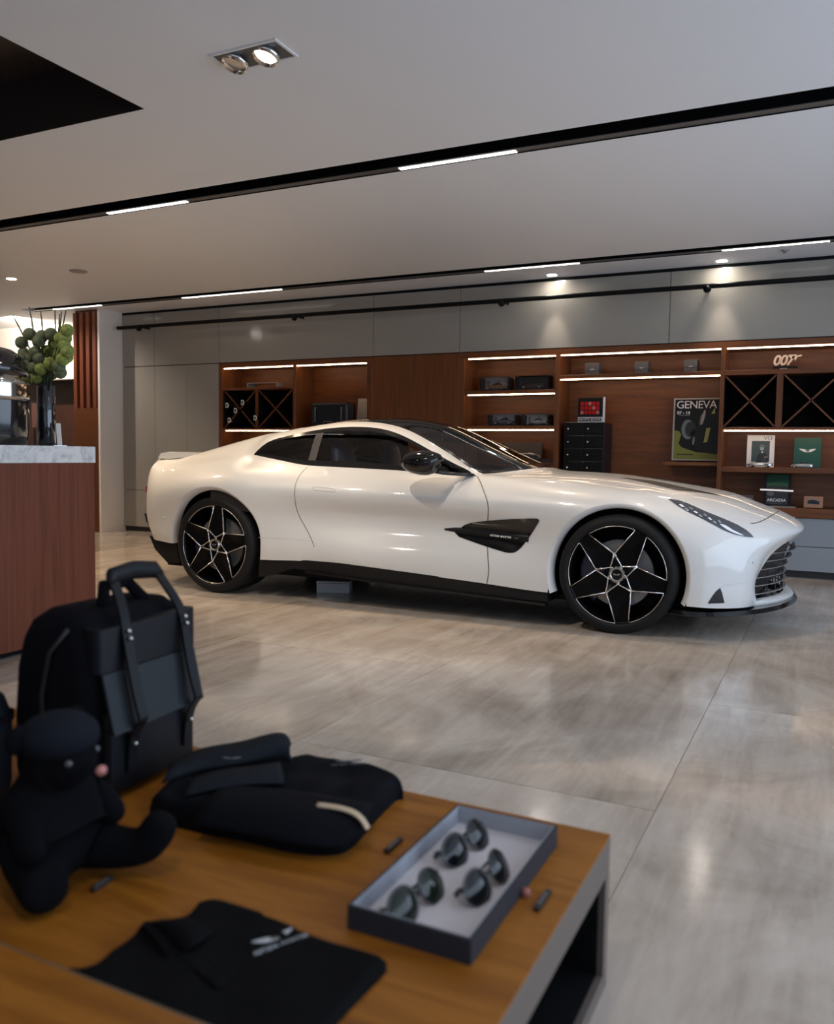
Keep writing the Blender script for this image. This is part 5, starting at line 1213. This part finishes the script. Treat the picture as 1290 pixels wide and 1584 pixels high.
# ---- backpack
leather = M('backpack_leather', (.004, .005, .008), .45, spec=.25); leather2 = M('backpack_flap', (.014, .018, .023), .5, spec=.3); canv = noise_mat('backpack_canvas', [(.0025, .0025, .004), (.005, .005, .008)], (1, 1, 1), 120, 3, .9, .2, bump=.2, spec=.12)
bp = empty('backpack', (-1.31, 1.20, TZ), math.radians(3), 'black backpack with leather straps, handle and slate flap standing on the table', 'backpack')
def sect(x0, x1, y0, y1, z, r, n=5):
    pts = []
    for cx, cy, a0 in ((x1-r, y1-r, 0), (x0+r, y1-r, 90), (x0+r, y0+r, 180), (x1-r, y0+r, 270)):
        for k in range(n+1): a = math.radians(a0+90*k/n); pts.append((cx+r*math.cos(a), cy+r*math.sin(a), z))
    return pts
DZ = .34
rings = [sect(-.20, -.03, .02, .31, .0, .03), sect(-.225, -.008, .004, .327, .012, .045), sect(-.235, .0, 0, .33, .05, .05), sect(-.235, .004, 0, .33, .16, .05), sect(-.225, .002, 0, .33, .27, .05), sect(-.21, -.006, .003, .327, .33, .05), sect(-.195, -.018, .012, .318, .365, .05), sect(-.165, -.04, .035, .295, .388, .04), sect(-.14, -.07, .07, .26, .394, .03)]
MB().ring(rings).build('body', canv, bp, smooth=True)
MB().ring([[(x, y, z) for x, y, z in sect(-.005, .022, .03, .30, z_, .012)] for z_ in (.02, .03, .17, .185)]).build('front_pocket', leather, bp, smooth=True, angle=50)
MB().ring([[(x, y, z) for x, y, z in sect(-.03, .012, .012, .318, z_, .014)] for z_ in (.272, .278, .352, .362)]).build('top_band', leather, bp, smooth=True, angle=50)
m_ = MB(); m_.add([(.014, .020, .270), (.014, .308, .270), (.036, .314, .150), (.044, .020, .150), (.008, .020, .270), (.008, .308, .270), (.030, .314, .148), (.037, .020, .148)], [(0, 1, 2, 3), (7, 6, 5, 4), (0, 4, 5, 1), (1, 5, 6, 2), (2, 6, 7, 3), (3, 7, 4, 0)]); m_.build('flap', leather2, bp)
stud = M('stud_steel', (.65, .65, .62), .25, .9)
for y in (.085, .265):
    pth = [(.026, y, .055), (.036, y, .13), (.058, y, .165), (.050, y, .20), (.030, y, .28), (.016, y, .35), (-.005, y+(.01 if y < .2 else -.01), .40), (-.035, y+(.02 if y < .2 else -.02), .445)]
    s_ = natcub(np.arange(len(pth), dtype=float), np.array(pth), np.linspace(0, len(pth)-1, 40))
    m_ = MB(); m_.ring([[(p[0]-.003, p[1]-.0125, p[2]-.001), (p[0]+.003, p[1]-.0125, p[2]+.001), (p[0]+.003, p[1]+.0125, p[2]+.001), (p[0]-.003, p[1]+.0125, p[2]-.001)] for p in s_]); st_ = m_.build('strap', leather, bp)
    for x, z in ((.0385, .115), (.028, .335), (.024, .350)): MB().ball((x, y, z), .0048, 10, 7).build('stud', stud, st_, smooth=True)
MB().tube([(-.035, .095, .440), (-.045, .11, .455), (-.045, .175, .462), (-.045, .24, .455), (-.035, .255, .440)], [.010, .020, .021, .020, .010], 14, sq=(.7, 1)).build('handle', leather, bp, smooth=True)
MB().tube([(-.06, .10, .385), (-.085, .13, .43), (-.085, .20, .43), (-.06, .23, .385)], .014, 10).build('rear_handle', canv, bp, smooth=True)
MB().tube([(-.12, -.004, .10), (-.12, -.010, .22), (-.10, -.006, .31), (-.06, .004, .36)], .005, 8).build('zip', M('zip_dark', (.012, .010, .011), .5), bp, smooth=True)

# ---- holdall at the left edge
hb = empty('holdall', (-1.80, .945, TZ), math.radians(2), 'dark blue-black holdall cropped by the left edge of the picture', 'bag')
rings = [sect(0, .30, 0, .22, 0, .03), sect(-.008, .31, -.01, .23, .03, .04), sect(-.008, .315, -.01, .23, .17, .04), sect(.0, .305, .0, .22, .215, .04), sect(.03, .28, .03, .19, .245, .03), sect(.06, .25, .06, .16, .252, .02)]
MB().ring(rings).build('body', M('holdall_blue', (.005, .0065, .010), .5, spec=.25), hb, smooth=True)
MB().ring([sect(-.012, .318, -.014, .234, .165, .042), sect(-.012, .318, -.014, .234, .18, .042)], cap=False).build('top_seam', canv, hb, smooth=True)
MB().tube([(.08, -.012, .12), (.09, -.03, .20), (.10, .0, .28), (.15, .04, .31), (.20, .0, .28), (.21, -.03, .20), (.22, -.012, .12)], .010, 8).build('handle', leather, hb, smooth=True)

# ---- teddy bear
plush = noise_mat('black_plush', [(.0025, .0025, .0035), (.005, .005, .007)], (1, 1, 1), 220, 3, .95, .3, bump=.6, spec=.1)
plush_n = noise_mat('navy_felt', [(.006, .008, .013), (.010, .013, .020)], (1, 1, 1), 200, 3, .9, .3, bump=.4, spec=.15)
br_p = at_z(78, 1375, TZ)
br = empty('teddy_bear', (br_p.x-.02, br_p.y+.015, TZ), math.radians(4), 'black sitting teddy bear with a pink nose facing right', 'teddy bear')
def P(px, py, Y): p = at_y(px, py, Y); return Vector((p.x-br.location.x, p.y-br.location.y, p.z-TZ))
def skin_mesh(name, nodes, edges, mat, parent, sub=2):
    me = bpy.data.meshes.new(name); me.from_pydata([n[0] for n in nodes], edges, []); o = bpy.data.objects.new(name, me); C.objects.link(o); o.parent = parent
    o.modifiers.new('skin', 'SKIN'); s = o.modifiers.new('sub', 'SUBSURF'); s.levels = s.render_levels = sub
    lay = me.skin_vertices[0] if me.skin_vertices else None
    if lay is None:
        bm = bmesh.new(); bm.from_mesh(me); bm.verts.layers.skin.verify(); bm.to_mesh(me); bm.free(); lay = me.skin_vertices[0]
    for i, n in enumerate(nodes): r = n[1]; lay.data[i].radius = r if isinstance(r, tuple) else (r, r)
    lay.data[0].use_root = True
    bpy.context.view_layer.update(); m2 = bpy.data.meshes.new_from_object(o.evaluated_get(bpy.context.evaluated_depsgraph_get())); o.modifiers.clear(); o.data = m2
    m2.polygons.foreach_set('use_smooth', [True]*len(m2.polygons)); m2.materials.clear(); m2.materials.append(mat); return o
Yb_ = br.location.y
nodes = [((0, 0, .075), .078), ((.004, 0, .135), .070), ((.012, 0, .175), .048), ((.028, -.002, .222), .066), ((.048, -.004, .225), .058), ((.092, -.008, .206), .032),
         ((.03, .055, .055), .045), ((.09, .075, .042), .036), ((.130, .088, .048), .036), ((.150, .095, .080), .034), ((.160, .098, .108), .026),
         ((.03, -.06, .050), .045), ((.070, -.080, .042), .040), ((.09, -.088, .045), .043),
         ((.02, .065, .150), .032), ((.05, .085, .110), .028), ((.075, .080, .080), .024),
         ((.02, -.065, .150), .032), ((.045, -.085, .110), .028), ((.06, -.08, .080), .024)]
edges = [(0, 1), (1, 2), (2, 3), (3, 4), (4, 5), (0, 6), (6, 7), (7, 8), (8, 9), (9, 10), (0, 11), (11, 12), (12, 13), (1, 14), (14, 15), (15, 16), (1, 17), (17, 18), (18, 19)]
skin_mesh('body', nodes, edges, plush, br)
MB().ball((.030, -.004, .256), (.063, .064, .040), 18, 12).build('cap', plush_n, br, smooth=True)
for y in (-.062, .054): MB().ball((.005, y, .262), (.014, .024, .024), 14, 10).build('ear', plush, br, smooth=True)
MB().ball((.123, -.010, .214), (.008, .010, .0085), 12, 8).build('nose', M('nose_pink', (.50, .20, .18), .4), br, smooth=True)
for y in (-.040, .030): MB().ball((.089 if y < 0 else .079, y-.004, .231), .0062, 10, 8).build('eye', M('eye_gloss', (.05, .055, .06), .1, coat=1), br, smooth=True)
